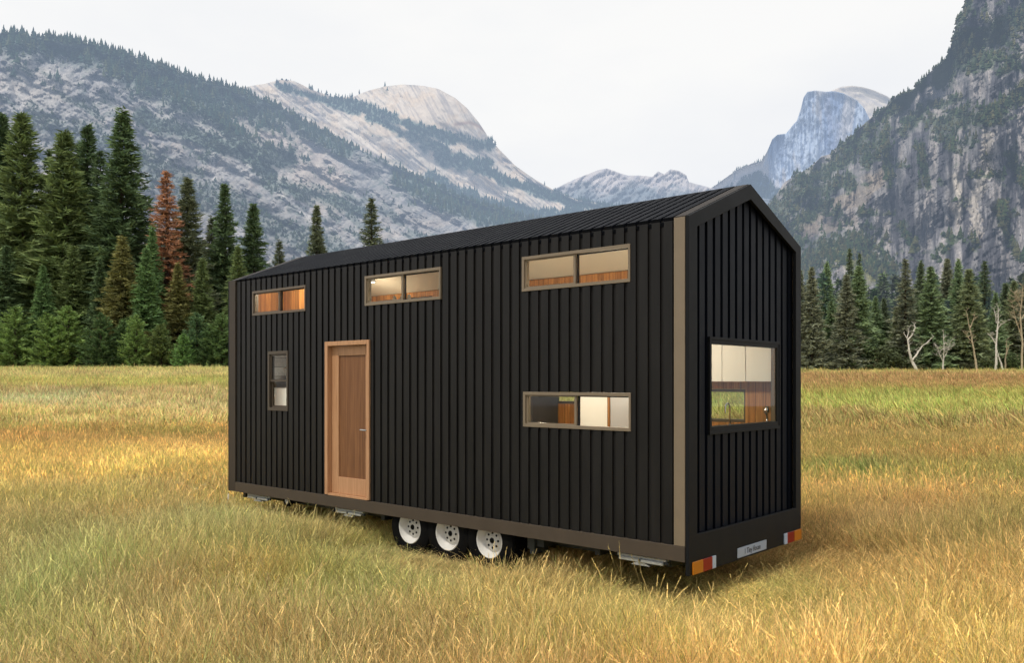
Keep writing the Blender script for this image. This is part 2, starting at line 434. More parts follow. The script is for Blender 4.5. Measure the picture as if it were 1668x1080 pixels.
# local axes: x along the long side (away, left), y = depth across the house taken negative so the frame is right-handed
ax = Vector((-math.sin(TH), math.cos(TH), 0)); ay = Vector((math.cos(TH), math.sin(TH), 0))
L, W, HE, HR = 7.572, 2.4, 3.18, 3.66
house = empty('tiny_house', (HX0, HD, 0.0), 0)
# local frame: X = -s (s along the long side), Y = t (across).  ( -ax , ay , z ) is right-handed when rotated
ang = math.atan2(-ax.y, -ax.x)
house.rotation_euler = (0, 0, ang)
tag(house, 'black ribbed tiny house on a triple axle trailer standing in the meadow', 'tiny house')
chk = Matrix.Rotation(ang, 3, 'Z') @ Vector((0, 1, 0))
SY = 1.0 if (chk - ay).length < 1e-3 else -1.0

def P(s, t, z): return (-s, SY * t, z + HB)

class HB_(MB):
    """boxes in house coordinates s, t, z"""
    def hbox(self, s0, s1, t0, t1, z0, z1):
        a = P(s0, t0, z0); b = P(s1, t1, z1)
        self.box(tuple(min(p, q) for p, q in zip(a, b)), tuple(max(p, q) for p, q in zip(a, b)))
    def hpoly(self, pts, fs):
        self.add([P(*p) for p in pts], fs)
    def wedge(self, a0, a1, b0, b1, z00, z01, z10, z11, along):
        """box whose top (and bottom) may slope: a is the running axis (s for long walls, t for ends)"""
        def q(a, b, z): return P(a, b, z) if along == 's' else P(b, a, z)
        vs = [q(a0,b0,z00),q(a1,b0,z10),q(a1,b1,z10),q(a0,b1,z00),q(a0,b0,z01),q(a1,b0,z11),q(a1,b1,z11),q(a0,b1,z01)]
        self.add(vs, [(0,3,2,1),(4,5,6,7),(0,1,5,4),(1,2,6,5),(2,3,7,6),(3,0,4,7)])

def clad_wall(along, a0, a1, face, inner, z0, top, openings, pitch=0.13, flat=0.088, height=0.020, start=None, ribs=True):
    """ribbed sheet wall with true openings; face: outermost coordinate of ribs, inner: back coordinate"""
    mb = HB_()
    sgn = 1 if inner > face else -1
    cuts = {round(a0, 4), round(a1, 4)}
    ribl = []
    if ribs:
        a = a0 if start is None else start
        while a < a1:
            ribl.append((a, a + flat)); cuts.update([round(min(max(a, a0), a1), 4), round(min(max(a + flat, a0), a1), 4)]); a += pitch
    for o in openings: cuts.update([round(o[0], 4), round(o[1], 4)])
    if not callable(top):
        tv = top; top = lambda a: tv
    elif a0 < W / 2 < a1: cuts.add(W / 2)
    cs = sorted(c for c in cuts if a0 - 1e-6 <= c <= a1 + 1e-6)
    for c0, c1 in zip(cs[:-1], cs[1:]):
        if c1 - c0 < 1e-4: continue
        mid = (c0 + c1) / 2
        isrib = any(r0 <= mid <= r1 for r0, r1 in ribl) or not ribs
        f = face if isrib else face + sgn * height
        segs = [(z0, None)]
        for o in sorted([o for o in openings if o[0] <= mid <= o[1]], key=lambda q: q[2]):
            lo, hi = segs.pop()
            if o[2] > lo + 1e-4: segs.append((lo, o[2]))
            segs.append((o[3], hi))
        for lo, hi in segs:
            t0 = top(c0) if hi is None else hi
            t1 = top(c1) if hi is None else hi
            if min(t0, t1) <= lo: 
                if max(t0, t1) <= lo: continue
            mb.wedge(c0, c1, f, inner, lo, t0, lo, t1, along)
    return mb

gable = lambda t: HE + (HR - HE) * (1 - abs(t - W / 2) / (W / 2))
# openings (s0, s1, z0, z1)
WIN = {'w1': (5.69, 6.974, 2.645, 2.995), 'w2': (3.121, 4.465, 2.64, 3.008), 'w3': (0.588, 1.919, 2.64, 3.0),
       'low': (0.581, 1.902, 1.25, 1.612), 'tall': (6.095, 6.580, 1.312, 2.135)}
DOOR = (4.36, 5.25, 0.267, 2.225)
near_open = list(WIN.values()) + [DOOR]
FARW = {'f1': (5.69, 6.974, 2.66, 3.02), 'f2': (3.121, 4.465, 2.66, 3.02), 'f3': (0.588, 1.919, 2.66, 3.02), 'flow': (0.57, 1.902, 1.25, 1.63), 'fk': (2.55, 3.35, 1.42, 2.0)}
far_open = list(FARW.values())
ENDW = (0.455, 1.95, 1.237, 2.12)

clad_wall('s', 0.12, 7.40, 0.012, 0.075, 0.258, HE - 0.012, near_open, start=0.143).build('side_wall', M['clad'], house)
clad_wall('s', 0.12, 7.40, W - 0.012, W - 0.075, 0.258, HE - 0.012, far_open, start=0.143).build('side_wall', M['clad'], house)
gi = lambda t: gable(t) - 0.03
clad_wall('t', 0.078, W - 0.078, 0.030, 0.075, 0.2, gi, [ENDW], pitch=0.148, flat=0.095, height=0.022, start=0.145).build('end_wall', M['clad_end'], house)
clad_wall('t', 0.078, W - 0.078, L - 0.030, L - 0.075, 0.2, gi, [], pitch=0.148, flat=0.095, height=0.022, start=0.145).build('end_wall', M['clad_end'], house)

# inner lining boards with the same openings
m_ = clad_wall('s', 0.08, L - 0.08, 0.078, 0.105, 0.16, 3.10, near_open, ribs=False); m_.build('wall_lining', M['lining'], house)
m_ = clad_wall('s', 0.08, L - 0.08, W - 0.078, W - 0.105, 0.16, 3.10, far_open, ribs=False); m_.build('wall_lining', M['lining'], house)
wl = wood('timber_lining_end', s2l((132, 80, 38)), s2l((204, 148, 84)), 2, board=0.09, bx='Y')
gl_ = lambda t: gable(t) - 0.12
clad_wall('t', 0.107, W - 0.107, 0.078, 0.105, 0.16, gl_, [(ENDW[0], ENDW[1] + 0.12, ENDW[2], ENDW[3])], ribs=False).build('wall_lining', wl, house)
clad_wall('t', 0.107, W - 0.107, L - 0.078, L - 0.105, 0.16, gl_, [], ribs=False).build('wall_lining', wl, house)

# ceiling (cream), two sloping boards
mb = HB_()
for t0, t1 in ((0.06, W / 2), (W / 2, W - 0.06)):
    z0, z1 = gable(t0) - 0.105, gable(t1) - 0.105
    mb.wedge(t0, t1, 0.085, L - 0.085, z0, z0 + 0.02, z1, z1 + 0.02, 't')
mb.build('ceiling', M['cream'], house)
mb = HB_(); mb.hbox(0.08, L - 0.08, 0.08, W - 0.08, 0.10, 0.155); mb.build('floor', M['floorwood'], house)

# roof: ribbed sheets along the slope, one mesh per roof plane (ribs aligned with the wall ribs)
rs = math.hypot(W / 2, HR - HE)
for side in (0, 1):
    mb = HB_()
    def rp(s, q, n):
        # q 0 at eave .. 1 at ridge, n height normal to the sheet
        ca, sa = (W / 2) / rs, (HR - HE) / rs
        t = q * W / 2 - n * sa; z = HE + q * (HR - HE) + n * ca
        return (s, t if side == 0 else W - t, z)
    def rbox(s0, s1, q0, q1, n0, n1):
        mb.hpoly([rp(s0,q0,n0),rp(s1,q0,n0),rp(s1,q1,n0),rp(s0,q1,n0),rp(s0,q0,n1),rp(s1,q0,n1),rp(s1,q1,n1),rp(s0,q1,n1)],
                 [(0,3,2,1),(4,5,6,7),(0,1,5,4),(1,2,6,5),(2,3,7,6),(3,0,4,7)])
    rbox(0.10, 7.42, 0.0, 1.0, -0.07, -0.034)
    a = 0.143
    while a < 7.36:
        rbox(a, min(a + 0.088, 7.40), 0.002, 0.998, -0.034, 0.006); a += 0.13
    mb.build('roof_sheet', M['roofm'], house)
mb = HB_()
# end rims of the roof in dark bronze
for s0, s1 in ((-0.002, 0.118), (7.404, 7.574)):
    mb = HB_()
    mb.hpoly([(s0, 0.0, HE - 0.05), (s0, 0.0, HE + 0.004), (s0, W / 2, HR + 0.004), (s0, W, HE + 0.004), (s0, W, HE - 0.05), (s0, W / 2, HR - 0.06),
              (s1, 0.0, HE - 0.05), (s1, 0.0, HE + 0.004), (s1, W / 2, HR + 0.004), (s1, W, HE + 0.004), (s1, W, HE - 0.05), (s1, W / 2, HR - 0.06)],
             [(0,1,2,5),(5,2,3,4),(6,11,8,7),(11,10,9,8),(0,6,7,1),(1,7,8,2),(2,8,9,3),(3,9,10,4),(4,10,11,5),(5,11,6,0)])
    mb.build('roof_edge_trim', M['roofedge'], house)
mb = HB_()
mb.hpoly([(0.119, W/2 - 0.05, HR - 0.017), (0.119, W/2, HR + 0.005), (0.119, W/2 + 0.05, HR - 0.017), (7.403, W/2 - 0.05, HR - 0.017), (7.403, W/2, HR + 0.005), (7.403, W/2 + 0.05, HR - 0.017)],
         [(0,1,2),(3,5,4),(0,3,4,1),(1,4,5,2),(0,2,5,3)])
mb.build('ridge_cap', M['roofm'], house)

# near end frame: a plate with a gable-shaped opening, dropping to the trailer base
def end_frame(s0, s1, mat, name, zb=0.0):
    mb = HB_()
    outer = [(0.0, zb), (0.0, HE), (W / 2, HR), (W, HE), (W, zb)]
    inner = [(0.150, 0.352), (0.150, HE - 0.078), (W / 2, HR - 0.150), (W - 0.130, HE - 0.070), (W - 0.130, 0.352)]
    vs = [(s0, t, z) for t, z in outer] + [(s0, t, z) for t, z in inner] + [(s1, t, z) for t, z in outer] + [(s1, t, z) for t, z in inner]
    fs = []
    for i in range(5):
        j = (i + 1) % 5
        fs += [(i, j, 5 + j, 5 + i), (10 + i, 15 + i, 15 + j, 10 + j), (i, 10 + i, 10 + j, j), (5 + i, 5 + j, 15 + j, 15 + i)]
    mb.hpoly(vs, fs)
    return mb.build(name, mat, house, bevel=0.003)
end_frame(-0.030, 0.006, M['endframe'], 'end_frame')
end_frame(L - 0.006, L + 0.030, M['endframe'], 'end_frame', 0.112)

# corner trims and skirts on both long sides
for t0, t1 in ((-0.006, 0.060), (W - 0.060, W + 0.006)):
    mb = HB_(); mb.hbox(0.008, 0.119, t0, t1, 0.258, HE - 0.006); mb.build('corner_trim', M['bronze'], house, bevel=0.002)
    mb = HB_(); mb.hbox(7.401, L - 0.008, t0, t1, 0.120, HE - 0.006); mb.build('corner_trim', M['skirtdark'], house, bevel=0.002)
for t0, t1 in ((-0.008, 0.056), (W - 0.056, W + 0.008)):
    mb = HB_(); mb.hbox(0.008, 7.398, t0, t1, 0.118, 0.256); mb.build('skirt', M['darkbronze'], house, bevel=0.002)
# trailer chassis
mb = HB_()
mb.hbox(0.15, 7.42, 0.35, 0.42, 0.0, 0.098); mb.hbox(0.15, 7.42, 1.98, 2.05, 0.0, 0.098)
for s in (0.2, 1.0, 1.8, 4.2, 5.2, 6.2, 7.3): mb.hbox(s, s + 0.06, 0.1, 2.3, 0.03, 0.096)
mb.hbox(1.80, 1.86, 0.07, 0.30, -0.06, 0.10); mb.hbox(1.70, 1.80, 0.10, 0.26, 0.02, 0.10); mb.hbox(1.86, 1.92, 0.10, 0.26, -0.02, 0.10)
for s in (2.415, 3.055, 3.685): mb.hbox(s - 0.03, s + 0.03, 0.2, 2.2, 0.0, 0.05)
mb.hbox(7.5, 8.5, 1.13, 1.27, 0.02, 0.10)
mb.build('chassis', M['chassis'], house)

# ------------------------------------------------------------------ windows
def window(name, s0, s1, z0, z1, face, sgn, mat, slider=True, fw=0.034, depth=0.085, label=None, vertical=False):
    """sgn +1: outside is toward smaller t (near wall); face = t of the outer face"""
    w = empty(name, (0, 0, 0), 0, house)
    if label: w['label'] = label
    t0, t1 = (face, face + sgn * depth)
    mb = HB_()
    def fr(a0, a1, b0, b1, ta, tb): mb.hbox(a0, a1, min(ta, tb), max(ta, tb), b0, b1)
    e = 0.002
    fr(s0 + e, s1 - e, z1 - fw, z1 - e, t0, t1); fr(s0 + e, s1 - e, z0 + e, z0 + fw, t0, t1)
    fr(s0 + e, s0 + fw * 0.75, z0 + fw, z1 - fw, t0, t1); fr(s1 - fw, s1 - e, z0 + fw, z1 - fw, t0, t1)
    mb.build('frame', mat, w, bevel=0.0015)
    a0, a1, b0, b1 = s0 + fw * 0.75, s1 - fw, z0 + fw, z1 - fw
    if slider:
        mid = (a0 + a1) / 2
        mb = HB_(); q = 0.020
        ta, tb = face + sgn * 0.018, face + sgn * 0.040
        # outer sash (far half, drawn left in the picture)
        def hb(x0, x1, y0, y1): mb.hbox(x0, x1, min(ta, tb), max(ta, tb), y0, y1)
        hb(mid - 0.014, mid + 0.014, b0, b1)
        hb(a1 - q, a1, b0, b1); hb(mid + 0.014, a1 - q, b1 - q * 0.7, b1); hb(mid + 0.014, a1 - q, b0, b0 + q * 0.7)
        mb.build('sash', mat, w, bevel=0.001)
        mb = HB_(); mb.hbox(mid - 0.030, mid - 0.014, min(face + sgn * 0.041, face + sgn * 0.060), max(face + sgn * 0.041, face + sgn * 0.060), b0, b1)
        mb.hbox(a0, mid - 0.014, min(face + sgn * 0.041, face + sgn * 0.058), max(face + sgn * 0.041, face + sgn * 0.058), b1 - 0.012, b1)
        mb.build('sash_track', M['blackframe'], w)
        gt = face + sgn * 0.030
        mb = HB_(); mb.hbox(mid + 0.015, a1 - q - 0.001, gt - 0.002, gt + 0.002, b0 + q * 0.7, b1 - q * 0.7); mb.build('pane', M['glass'], w)
        gt = face + sgn * 0.050
        mb = HB_(); mb.hbox(a0 + 0.001, mid - 0.031, gt - 0.002, gt + 0.002, b0 + 0.001, b1 - 0.013); mb.build('pane', M['glass'], w)
    elif vertical:
        zm = (b0 + b1) / 2
        mb = HB_(); q = 0.024
        for (c0, c1, off) in ((zm - 0.012, b1, 0.018), (b0, zm + 0.012, 0.044)):
            mb.hbox(a0, a1, face + sgn * off, face + sgn * (off + 0.024), c0, c0 + q * 1.2); mb.hbox(a0, a1, face + sgn * off, face + sgn * (off + 0.024), c1 - q, c1)
            mb.hbox(a0, a0 + q, face + sgn * off, face + sgn * (off + 0.024), c0 + q * 1.2, c1 - q); mb.hbox(a1 - q, a1, face + sgn * off, face + sgn * (off + 0.024), c0 + q * 1.2, c1 - q)
        mb.build('sash', mat, w, bevel=0.001)
        for (c0, c1, off) in ((zm - 0.012, b1, 0.030), (b0, zm + 0.012, 0.056)):
            mb = HB_(); mb.hbox(a0 + q, a1 - q, face + sgn * off - 0.002, face + sgn * off + 0.002, c0 + q * 1.2, c1 - q); mb.build('pane', M['glass'], w)
    else:
        gt = face + sgn * 0.05
        mb = HB_(); mb.hbox(a0 + 0.001, a1 - 0.001, gt - 0.002, gt + 0.002, b0 + 0.001, b1 - 0.001); mb.build('pane', M['glass'], w)
    return w

M['tallframe'] = plain('dark_bronze_window', (0.070, 0.054, 0.038), 0.45, 0, 0.35, 0.05)
M['midbronze'] = plain('mid_bronze_window', (0.115, 0.088, 0.062), 0.45, 0, 0.35, 0.05)
window('window', *WIN['w3'], 0.004, 1, M['bronze'], label='high sliding window nearest the corner')
window('window', *WIN['w2'], 0.004, 1, M['bronze'], label='high sliding window right of the door with a lit ceiling lamp behind it')
window('window', *WIN['w1'], 0.004, 1, M['midbronze'], label='high sliding window with orange timber behind it')
window('window', *WIN['low'], 0.004, 1, M['bronze'], label='low sliding kitchen window')
window('window', *WIN['tall'], 0.004, 1, M['tallframe'], slider=False, fw=0.044, vertical=True, label='narrow upright window left of the door')
for k in FARW: window('window', *FARW[k], W - 0.004, -1, M['tallframe'], slider=(k[1] in '123'))

# end picture window (proud black surround)
we = empty('end_window', (0, 0, 0), 0, house); we['label'] = 'square kitchen window in the gable end'
mb = HB_()
t0, t1, z0, z1 = ENDW
fo = 0.012
mb.hbox(fo, 0.105, t0, t1, z1 - 0.052, z1 + 0.004); mb.hbox(fo, 0.105, t0, t1, z0 - 0.004, z0 + 0.060)
mb.hbox(fo, 0.105, t0, t0 + 0.036, z0 + 0.060, z1 - 0.052); mb.hbox(fo, 0.080, t1 - 0.055, t1, z0 + 0.060, z1 - 0.052)
mb.hbox(fo - 0.007, 0.03, t0 - 0.012, t1 + 0.012, z1 - 0.016, z1 + 0.012); mb.hbox(fo - 0.007, 0.03, t0 - 0.012, t1 + 0.012, z0 - 0.014, z0 + 0.014)
mb.hbox(fo - 0.007, 0.03, t0 - 0.012, t0 + 0.012, z0 + 0.014, z1 - 0.016); mb.hbox(fo - 0.007, 0.03, t1 - 0.016, t1 + 0.012, z0 + 0.014, z1 - 0.016)
mb.build('frame', M['endframe'], we, bevel=0.002)
mb = HB_(); mb.hbox(0.034, 0.0795, t1 - 0.059, t1 - 0.0552, z0 + 0.061, z1 - 0.053); mb.build('reveal_lining', M['midbronze'], we)
mb = HB_(); mb.hbox(0.026, 0.030, t0 + 0.037, t1 - 0.056, z0 + 0.061, z1 - 0.053); mb.build('pane', M['glass'], we)

# ------------------------------------------------------------------ door
dr = empty('door', (0, 0, 0), 0, house)
s0, s1, z0, z1 = DOOR
mb = HB_()
mb.hbox(s0, s0 + 0.045, -0.012, 0.105, z0, z1); mb.hbox(s1 - 0.060, s1, -0.012, 0.105, z0, z1)
mb.hbox(s0 + 0.045, s1 - 0.060, -0.012, 0.105, z1 - 0.055, z1)
mb.build('frame', M['doorwood'], dr, bevel=0.003)
mb = HB_(); mb.hbox(s0 + 0.045, s1 - 0.060, -0.006, 0.10, z0 - 0.004, z0 + 0.020); mb.build('threshold', M['doorwood'], dr)
ls0, ls1, lz0, lz1 = s0 + 0.047, s1 - 0.062, z0 + 0.022, z1 - 0.060
d0, d1 = 0.060, 0.098
gs0, gs1, gz0, gz1 = ls0 + 0.105, ls1 - 0.135, 0.50, 2.045
mb = HB_()
mb.hbox(ls0, gs0, d0, d1, lz0, lz1); mb.hbox(gs1, ls1, d0, d1, lz0, lz1)
mb.hbox(gs0, gs1, d0, d1, lz0, gz0); mb.hbox(gs0, gs1, d0, d1, gz1, lz1)
mb.build('leaf', M['doorwood'], dr, bevel=0.003)
mb = HB_(); mb.hbox(gs0, gs1, d0 + 0.016, d1 - 0.006, gz0, gz1); mb.build('panel', M['doorpanel'], dr)
h = HB_()
h.tube([P(ls0 + 0.045, 0.060, 1.115), P(ls0 + 0.045, 0.012, 1.115)], 0.010, 10)
h.tube([P(ls0 + 0.040, 0.014, 1.115), P(ls0 + 0.150, 0.014, 1.118)], 0.009, 10)
h.hbox(ls0 + 0.028, ls0 + 0.062, 0.054, 0.060, 1.08, 1.15)
h.build('handle', M['galv'], dr, smooth=True)
h = HB_(); h.hbox(ls0 + 0.036, ls0 + 0.054, 0.054, 0.060, 0.97, 1.0); h.build('keyhole', M['galv'], dr)

# ------------------------------------------------------------------ interior fittings (all fixed to the house)
mb = HB_()   # upper kitchen cupboards on the far wall
for a, b in ((0.11, 0.40), (0.404, 0.68), (0.684, 1.10), (1.104, 1.60)):
    mb = HB_(); mb.hbox(a, b, 1.96, 2.29, 1.716, 2.60); mb.build('kitchen_cupboard', M['cabinet'], house, bevel=0.0025)
mb = HB_(); mb.hbox(0.12, 0.62, 0.30, 2.29, 1.17, 1.205); mb.hbox(0.62, 1.60, 1.72, 2.29, 1.17, 1.205); mb.build('benchtop', M['benchtop'], house, bevel=0.003)
mb = HB_(); mb.hbox(0.13, 0.60, 0.32, 2.28, 0.16, 1.168); mb.hbox(0.599, 1.60, 1.74, 2.28, 0.16, 1.168); mb.build('kitchen_base', M['cabinet'], house)
mb = HB_(); mb.hbox(2.07, 2.50, 1.75, 2.29, 0.16, 2.40); mb.build('pantry_cupboard', M['cabinet'], house, bevel=0.002)
mb = HB_(); mb.hbox(2.035, 2.068, 1.74, 2.29, 0.16, 2.40); mb.build('timber_upright', M['lining'], house)
mb = HB_(); mb.hbox(1.61, 2.033, 1.75, 2.29, 0.16, 2.40); mb.build('fridge', M['greyfridge'], house, bevel=0.004)
mb = HB_(); mb.hbox(3.25, 4.10, 1.75, 2.29, 0.16, 2.40); mb.build('tall_cupboard', M['darkpanel'], house, bevel=0.002)
mb = HB_(); mb.hbox(5.75, 7.44, 0.75, 0.78, 2.42, 3.38); mb.build('loft_partition', M['lining'], house)
mb = HB_(); mb.hbox(5.6, 7.44, 0.95, 0.98, 0.16, 2.38); mb.hbox(7.40, 7.44, 0.11, 0.951, 0.16, 2.38); mb.hbox(5.6, 5.63, 0.11, 0.95, 0.16, 2.38); mb.build('bathroom_wall', M['tile'], house)
mb = HB_(); mb.tube([P(7.0, 0.90, 1.95), P(7.0, 0.62, 1.96), P(7.0, 0.60, 1.93)], 0.011, 8); mb.lathe([(0.045, 0.0), (0.05, 0.015), (0.0, 0.02)], P(7.0, 0.60, 1.91), 2, 16)
mb.build('shower_head', M['chrome'], house, smooth=True)
mb = HB_(); mb.hbox(5.68, 7.44, 0.11, 2.29, 2.385, 2.415); mb.build('loft_floor', M['floorwood'], house)
mb = HB_(); mb.hbox(4.7, 5.6, 1.18, 1.42, 2.755, 2.775); mb.hbox(4.7, 4.73, 1.18, 1.42, 0.16, 2.755); mb.hbox(5.57, 5.6, 1.18, 1.42, 0.16, 2.755); mb.build('loft_shelf', M['darkpanel'], house)
mb = HB_(); mb.hbox(6.75, 7.39, 0.55, 0.94, 0.16, 1.62); mb.build('bathroom_cabinet', M['cabinet'], house, bevel=0.003)
# sink tap by the end window
def arc_tap(s, t, zb, hgt, rad, direction):
    pts = [(s, t, zb), (s, t, zb + hgt - rad)]
    for k in range(1, 10):
        a = math.pi * k / 9
        d = rad * (1 - math.cos(a))
        pts.append((s + direction[0] * d, t + direction[1] * d, zb + hgt - rad + rad * math.sin(a)))
    pts.append((s + direction[0] * 2 * rad, t + direction[1] * 2 * rad, zb + hgt - rad - 0.05))
    return pts
mb = HB_(); mb.tube([P(*p) for p in arc_tap(0.36, 1.52, 1.205, 0.285, 0.052, (0.0, -1.0))], 0.0085, 10)
mb.lathe([(0.024, 0), (0.024, 0.02), (0.014, 0.03), (0.012, 0.07)], P(0.36, 1.52, 1.205), 2, 16)
mb.build('kitchen_tap', M['chrome'], house, smooth=True)
mb = HB_()
mb.lathe([(0.0, 0.245), (0.018, 0.243), (0.034, 0.228), (0.040, 0.205), (0.036, 0.180), (0.024, 0.160), (0.014, 0.145), (0.012, 0.10), (0.020, 0.06), (0.030, 0.02), (0.033, 0.0)], P(0.22, 2.10, 1.205), 2, 24)
mb.build('ball_topped_tap', M['chrome'], house, smooth=True)
# ceiling downlights: lit discs; separate fill lights brighten the rooms
lamps = [(6.6, 1.86), (3.6, 0.5), (1.3, 0.5)]
for s, t in lamps:
    z = gable(t) - 0.105
    dl = empty('downlight', (0, 0, 0), 0, house)
    mb = HB_(); mb.lathe([(0.0, -0.034), (0.055, -0.034), (0.062, -0.022), (0.062, 0.0)], P(s, t, z), 2, 24); mb.build('lamp_disc', M['glow'], dl, smooth=True)
    mb = HB_(); mb.lathe([(0.063, -0.036), (0.075, -0.030), (0.075, 0.01)], P(s, t, z), 2, 24); mb.build('lamp_ring', M['galv'], dl, smooth=True)
def lamp(s, t, z, power, size=0.06, col=(1.0, 0.85, 0.66)):  # added point lights without fixtures, to brighten the rooms behind the windows
    ld = bpy.data.lights.new('interior_fill', 'POINT'); ld.energy = power; ld.color = col; ld.shadow_soft_size = size
    lo = bpy.data.objects.new('interior_fill', ld); COL.objects.link(lo); lo.parent = house; lo.location = P(s, t, z)
lamp(6.4, 1.60, 2.85, 22); lamp(3.4, 0.9, 2.2, 34); lamp(1.3, 0.8, 2.15, 66); lamp(2.4, 0.9, 1.55, 22)
lamp(6.6, 0.4, 1.5, 16.0, 0.05, (1.0, 0.93, 0.82)); lamp(6.6, 0.42, 3.02, 24)

for k, (s, t) in enumerate(((5.20, 1.26), (5.36, 1.26), (5.06, 1.26))):
    wp = Matrix.Translation(Vector((HX0, HD, 0))) @ Matrix.Rotation(ang, 4, 'Z') @ Vector(P(s, t, 2.776))
    mb = MB(); mb.lathe([(0.0, 0.0), (0.028, 0.0), (0.030, 0.01), (0.030, 0.11), (0.020, 0.125), (0.020, 0.14), (0.0, 0.142)], (0, 0, 0), 2, 18)  # lidded form made up; stands in for a short white post
    j = mb.build('cream_post', M['cabinet'], None, smooth=True); j.location = wp
    tag(j, 'small cream jar standing on the shelf behind the high window right of the door', 'post', 'cream posts on the loft shelf')

# ------------------------------------------------------------------ wheels
def wheel(s):
    w = empty('wheel', (0, 0, 0), 0, house)
    c = P(s, 0.0, 0.004); R0 = 0.338
    o = lambda t: SY * t
    mb = MB()
    prof = [(0.186, 0.052), (0.205, 0.040), (0.240, 0.034), (0.290, 0.040), (0.325, 0.054), (R0, 0.075), (R0, 0.285), (0.32, 0.305), (0.26, 0.318), (0.19, 0.312), (0.182, 0.25), (0.182, 0.08), (0.186, 0.052)]
    mb.lathe([(r, o(t)) for r, t in prof], c, 1, 64)
    for k in range(56):     # tread blocks
        a = 2 * math.pi * k / 56
        for t0, t1, sh in ((0.072, 0.120, 0), (0.130, 0.180, .5), (0.190, 0.240, 0), (0.250, 0.290, .5)):
            aa = a + sh * math.pi / 56
            pr = [(math.cos(aa + d) * r, math.sin(aa + d) * r) for d, r in ((-0.036, R0 - 0.006), (0.036, R0 - 0.006), (0.032, R0 + 0.006), (-0.032, R0 + 0.006))]
            mb.prism([(c[0] + x, c[2] + z) for x, z in pr], 1, c[1] + o(t0), c[1] + o(t1))
    mb.build('tyre', M['black'], w, smooth=True)
    mb = MB()
    prof = [(0.187, 0.058), (0.187, 0.047), (0.181, 0.043), (0.174, 0.048), (0.170, 0.066), (0.160, 0.080), (0.146, 0.112), (0.132, 0.128), (0.120, 0.124), (0.100, 0.106), (0.062, 0.102), (0.052, 0.094), (0.0, 0.094)]
    mb.lathe([(r, o(t)) for r, t in prof], c, 1, 64)
    mb.build('rim', M['rim'], w, smooth=True)
    for k in range(8):
        a = 2 * math.pi * (k + 0.0) / 8
        mb = MB(); mb.lathe([(0.0, o(0.1000)), (0.0130, o(0.1000)), (0.0130, o(0.112))], (c[0] + 0.080 * math.cos(a), c[1], c[2] + 0.080 * math.sin(a)), 1, 14)
        mb.build('bolt_hole_disc', M['hole'], w, smooth=True)
    mb = MB(); mb.lathe([(0.0, o(0.084)), (0.026, o(0.084)), (0.031, o(0.0905)), (0.031, o(0.104))], c, 1, 20)
    mb.build('hub_opening_disc', M['hole'], w, smooth=True)
for s in (2.415, 3.055, 3.685): wheel(s)
# wheels of the far side (dark shapes under the floor)
for s in (2.415, 3.055, 3.685):
    w = empty('wheel', (0, 0, 0), 0, house)
    mb = MB(); mb.lathe([(0.0, SY * 2.14), (0.18, SY * 2.14), (0.28, SY * 2.13), (0.30, SY * 2.16), (0.30, SY * 2.32), (0.28, SY * 2.35), (0.0, SY * 2.34)], P(s, 0.0, 0.004), 1, 40)
    mb.build('tyre', M['black'], w, smooth=True)

# stabiliser jacks folded under the skirt
def jack(sa, sb):
    j = empty('stabiliser_jack', (0, 0, 0), 0, house)
    sm = (sa + sb) / 2
    mb = HB_()
    mb.hbox(sa, sb, 0.045, 0.115, 0.078, 0.104)
    mb.build('top_rail', M['galv'], j, bevel=0.003)
    mb = HB_()
    for a, b, zz in ((sa + 0.02, sm + 0.02, 0.0), (sm - 0.02, sb - 0.03, 0.004)):
        mb.hbox(a, b, 0.020 + zz, 0.060 + zz, 0.048, 0.080)
    mb.build('folding_arm', M['galv'], j, bevel=0.004)
    mb = HB_(); mb.hpoly([(sm - 0.10, 0.03, 0.020), (sm + 0.10, 0.03, 0.020), (sm + 0.04, 0.03, 0.052), (sm - 0.04, 0.03, 0.052), (sm - 0.10, 0.13, 0.020), (sm + 0.10, 0.13, 0.020), (sm + 0.04, 0.13, 0.052), (sm - 0.04, 0.13, 0.052)],
        [(0,1,2,3),(4,7,6,5),(0,4,5,1),(1,5,6,2),(2,6,7,3),(3,7,4,0)])
    mb.build('foot', M['galv'], j)
    mb = HB_(); mb.tube([P(sa - 0.03, 0.05, 0.066), P(sa + 0.03, 0.05, 0.066)], 0.013, 10); mb.build('drive_screw', M['chassis'], j, smooth=True); mb = HB_(); mb.tube([P(sm, 0.012, 0.066), P(sm, 0.10, 0.066)], 0.012, 10)
    mb.build('pivot_pin', M['chassis'], j, smooth=True)
jack(0.23, 0.76); jack(4.54, 5.10); jack(6.60, 7.16)
jw = empty('jockey_wheel', (0, 0, 0), 0, house)
mb = MB(); mb.lathe([(0.045, SY * 0.07), (0.075, SY * 0.065), (0.088, SY * 0.08), (0.088, SY * 0.12), (0.07, SY * 0.135), (0.045, SY * 0.13), (0.045, SY * 0.07)], P(6.22, 0.0, 0.085), 1, 32); mb.build('tyre', M['black'], jw, smooth=True)
mb = MB(); mb.lathe([(0.046, SY * 0.073), (0.040, SY * 0.08), (0.015, SY * 0.076), (0.0, SY * 0.070)], P(6.22, 0.0, 0.085), 1, 24); mb.build('hub', M['rim'], jw, smooth=True)

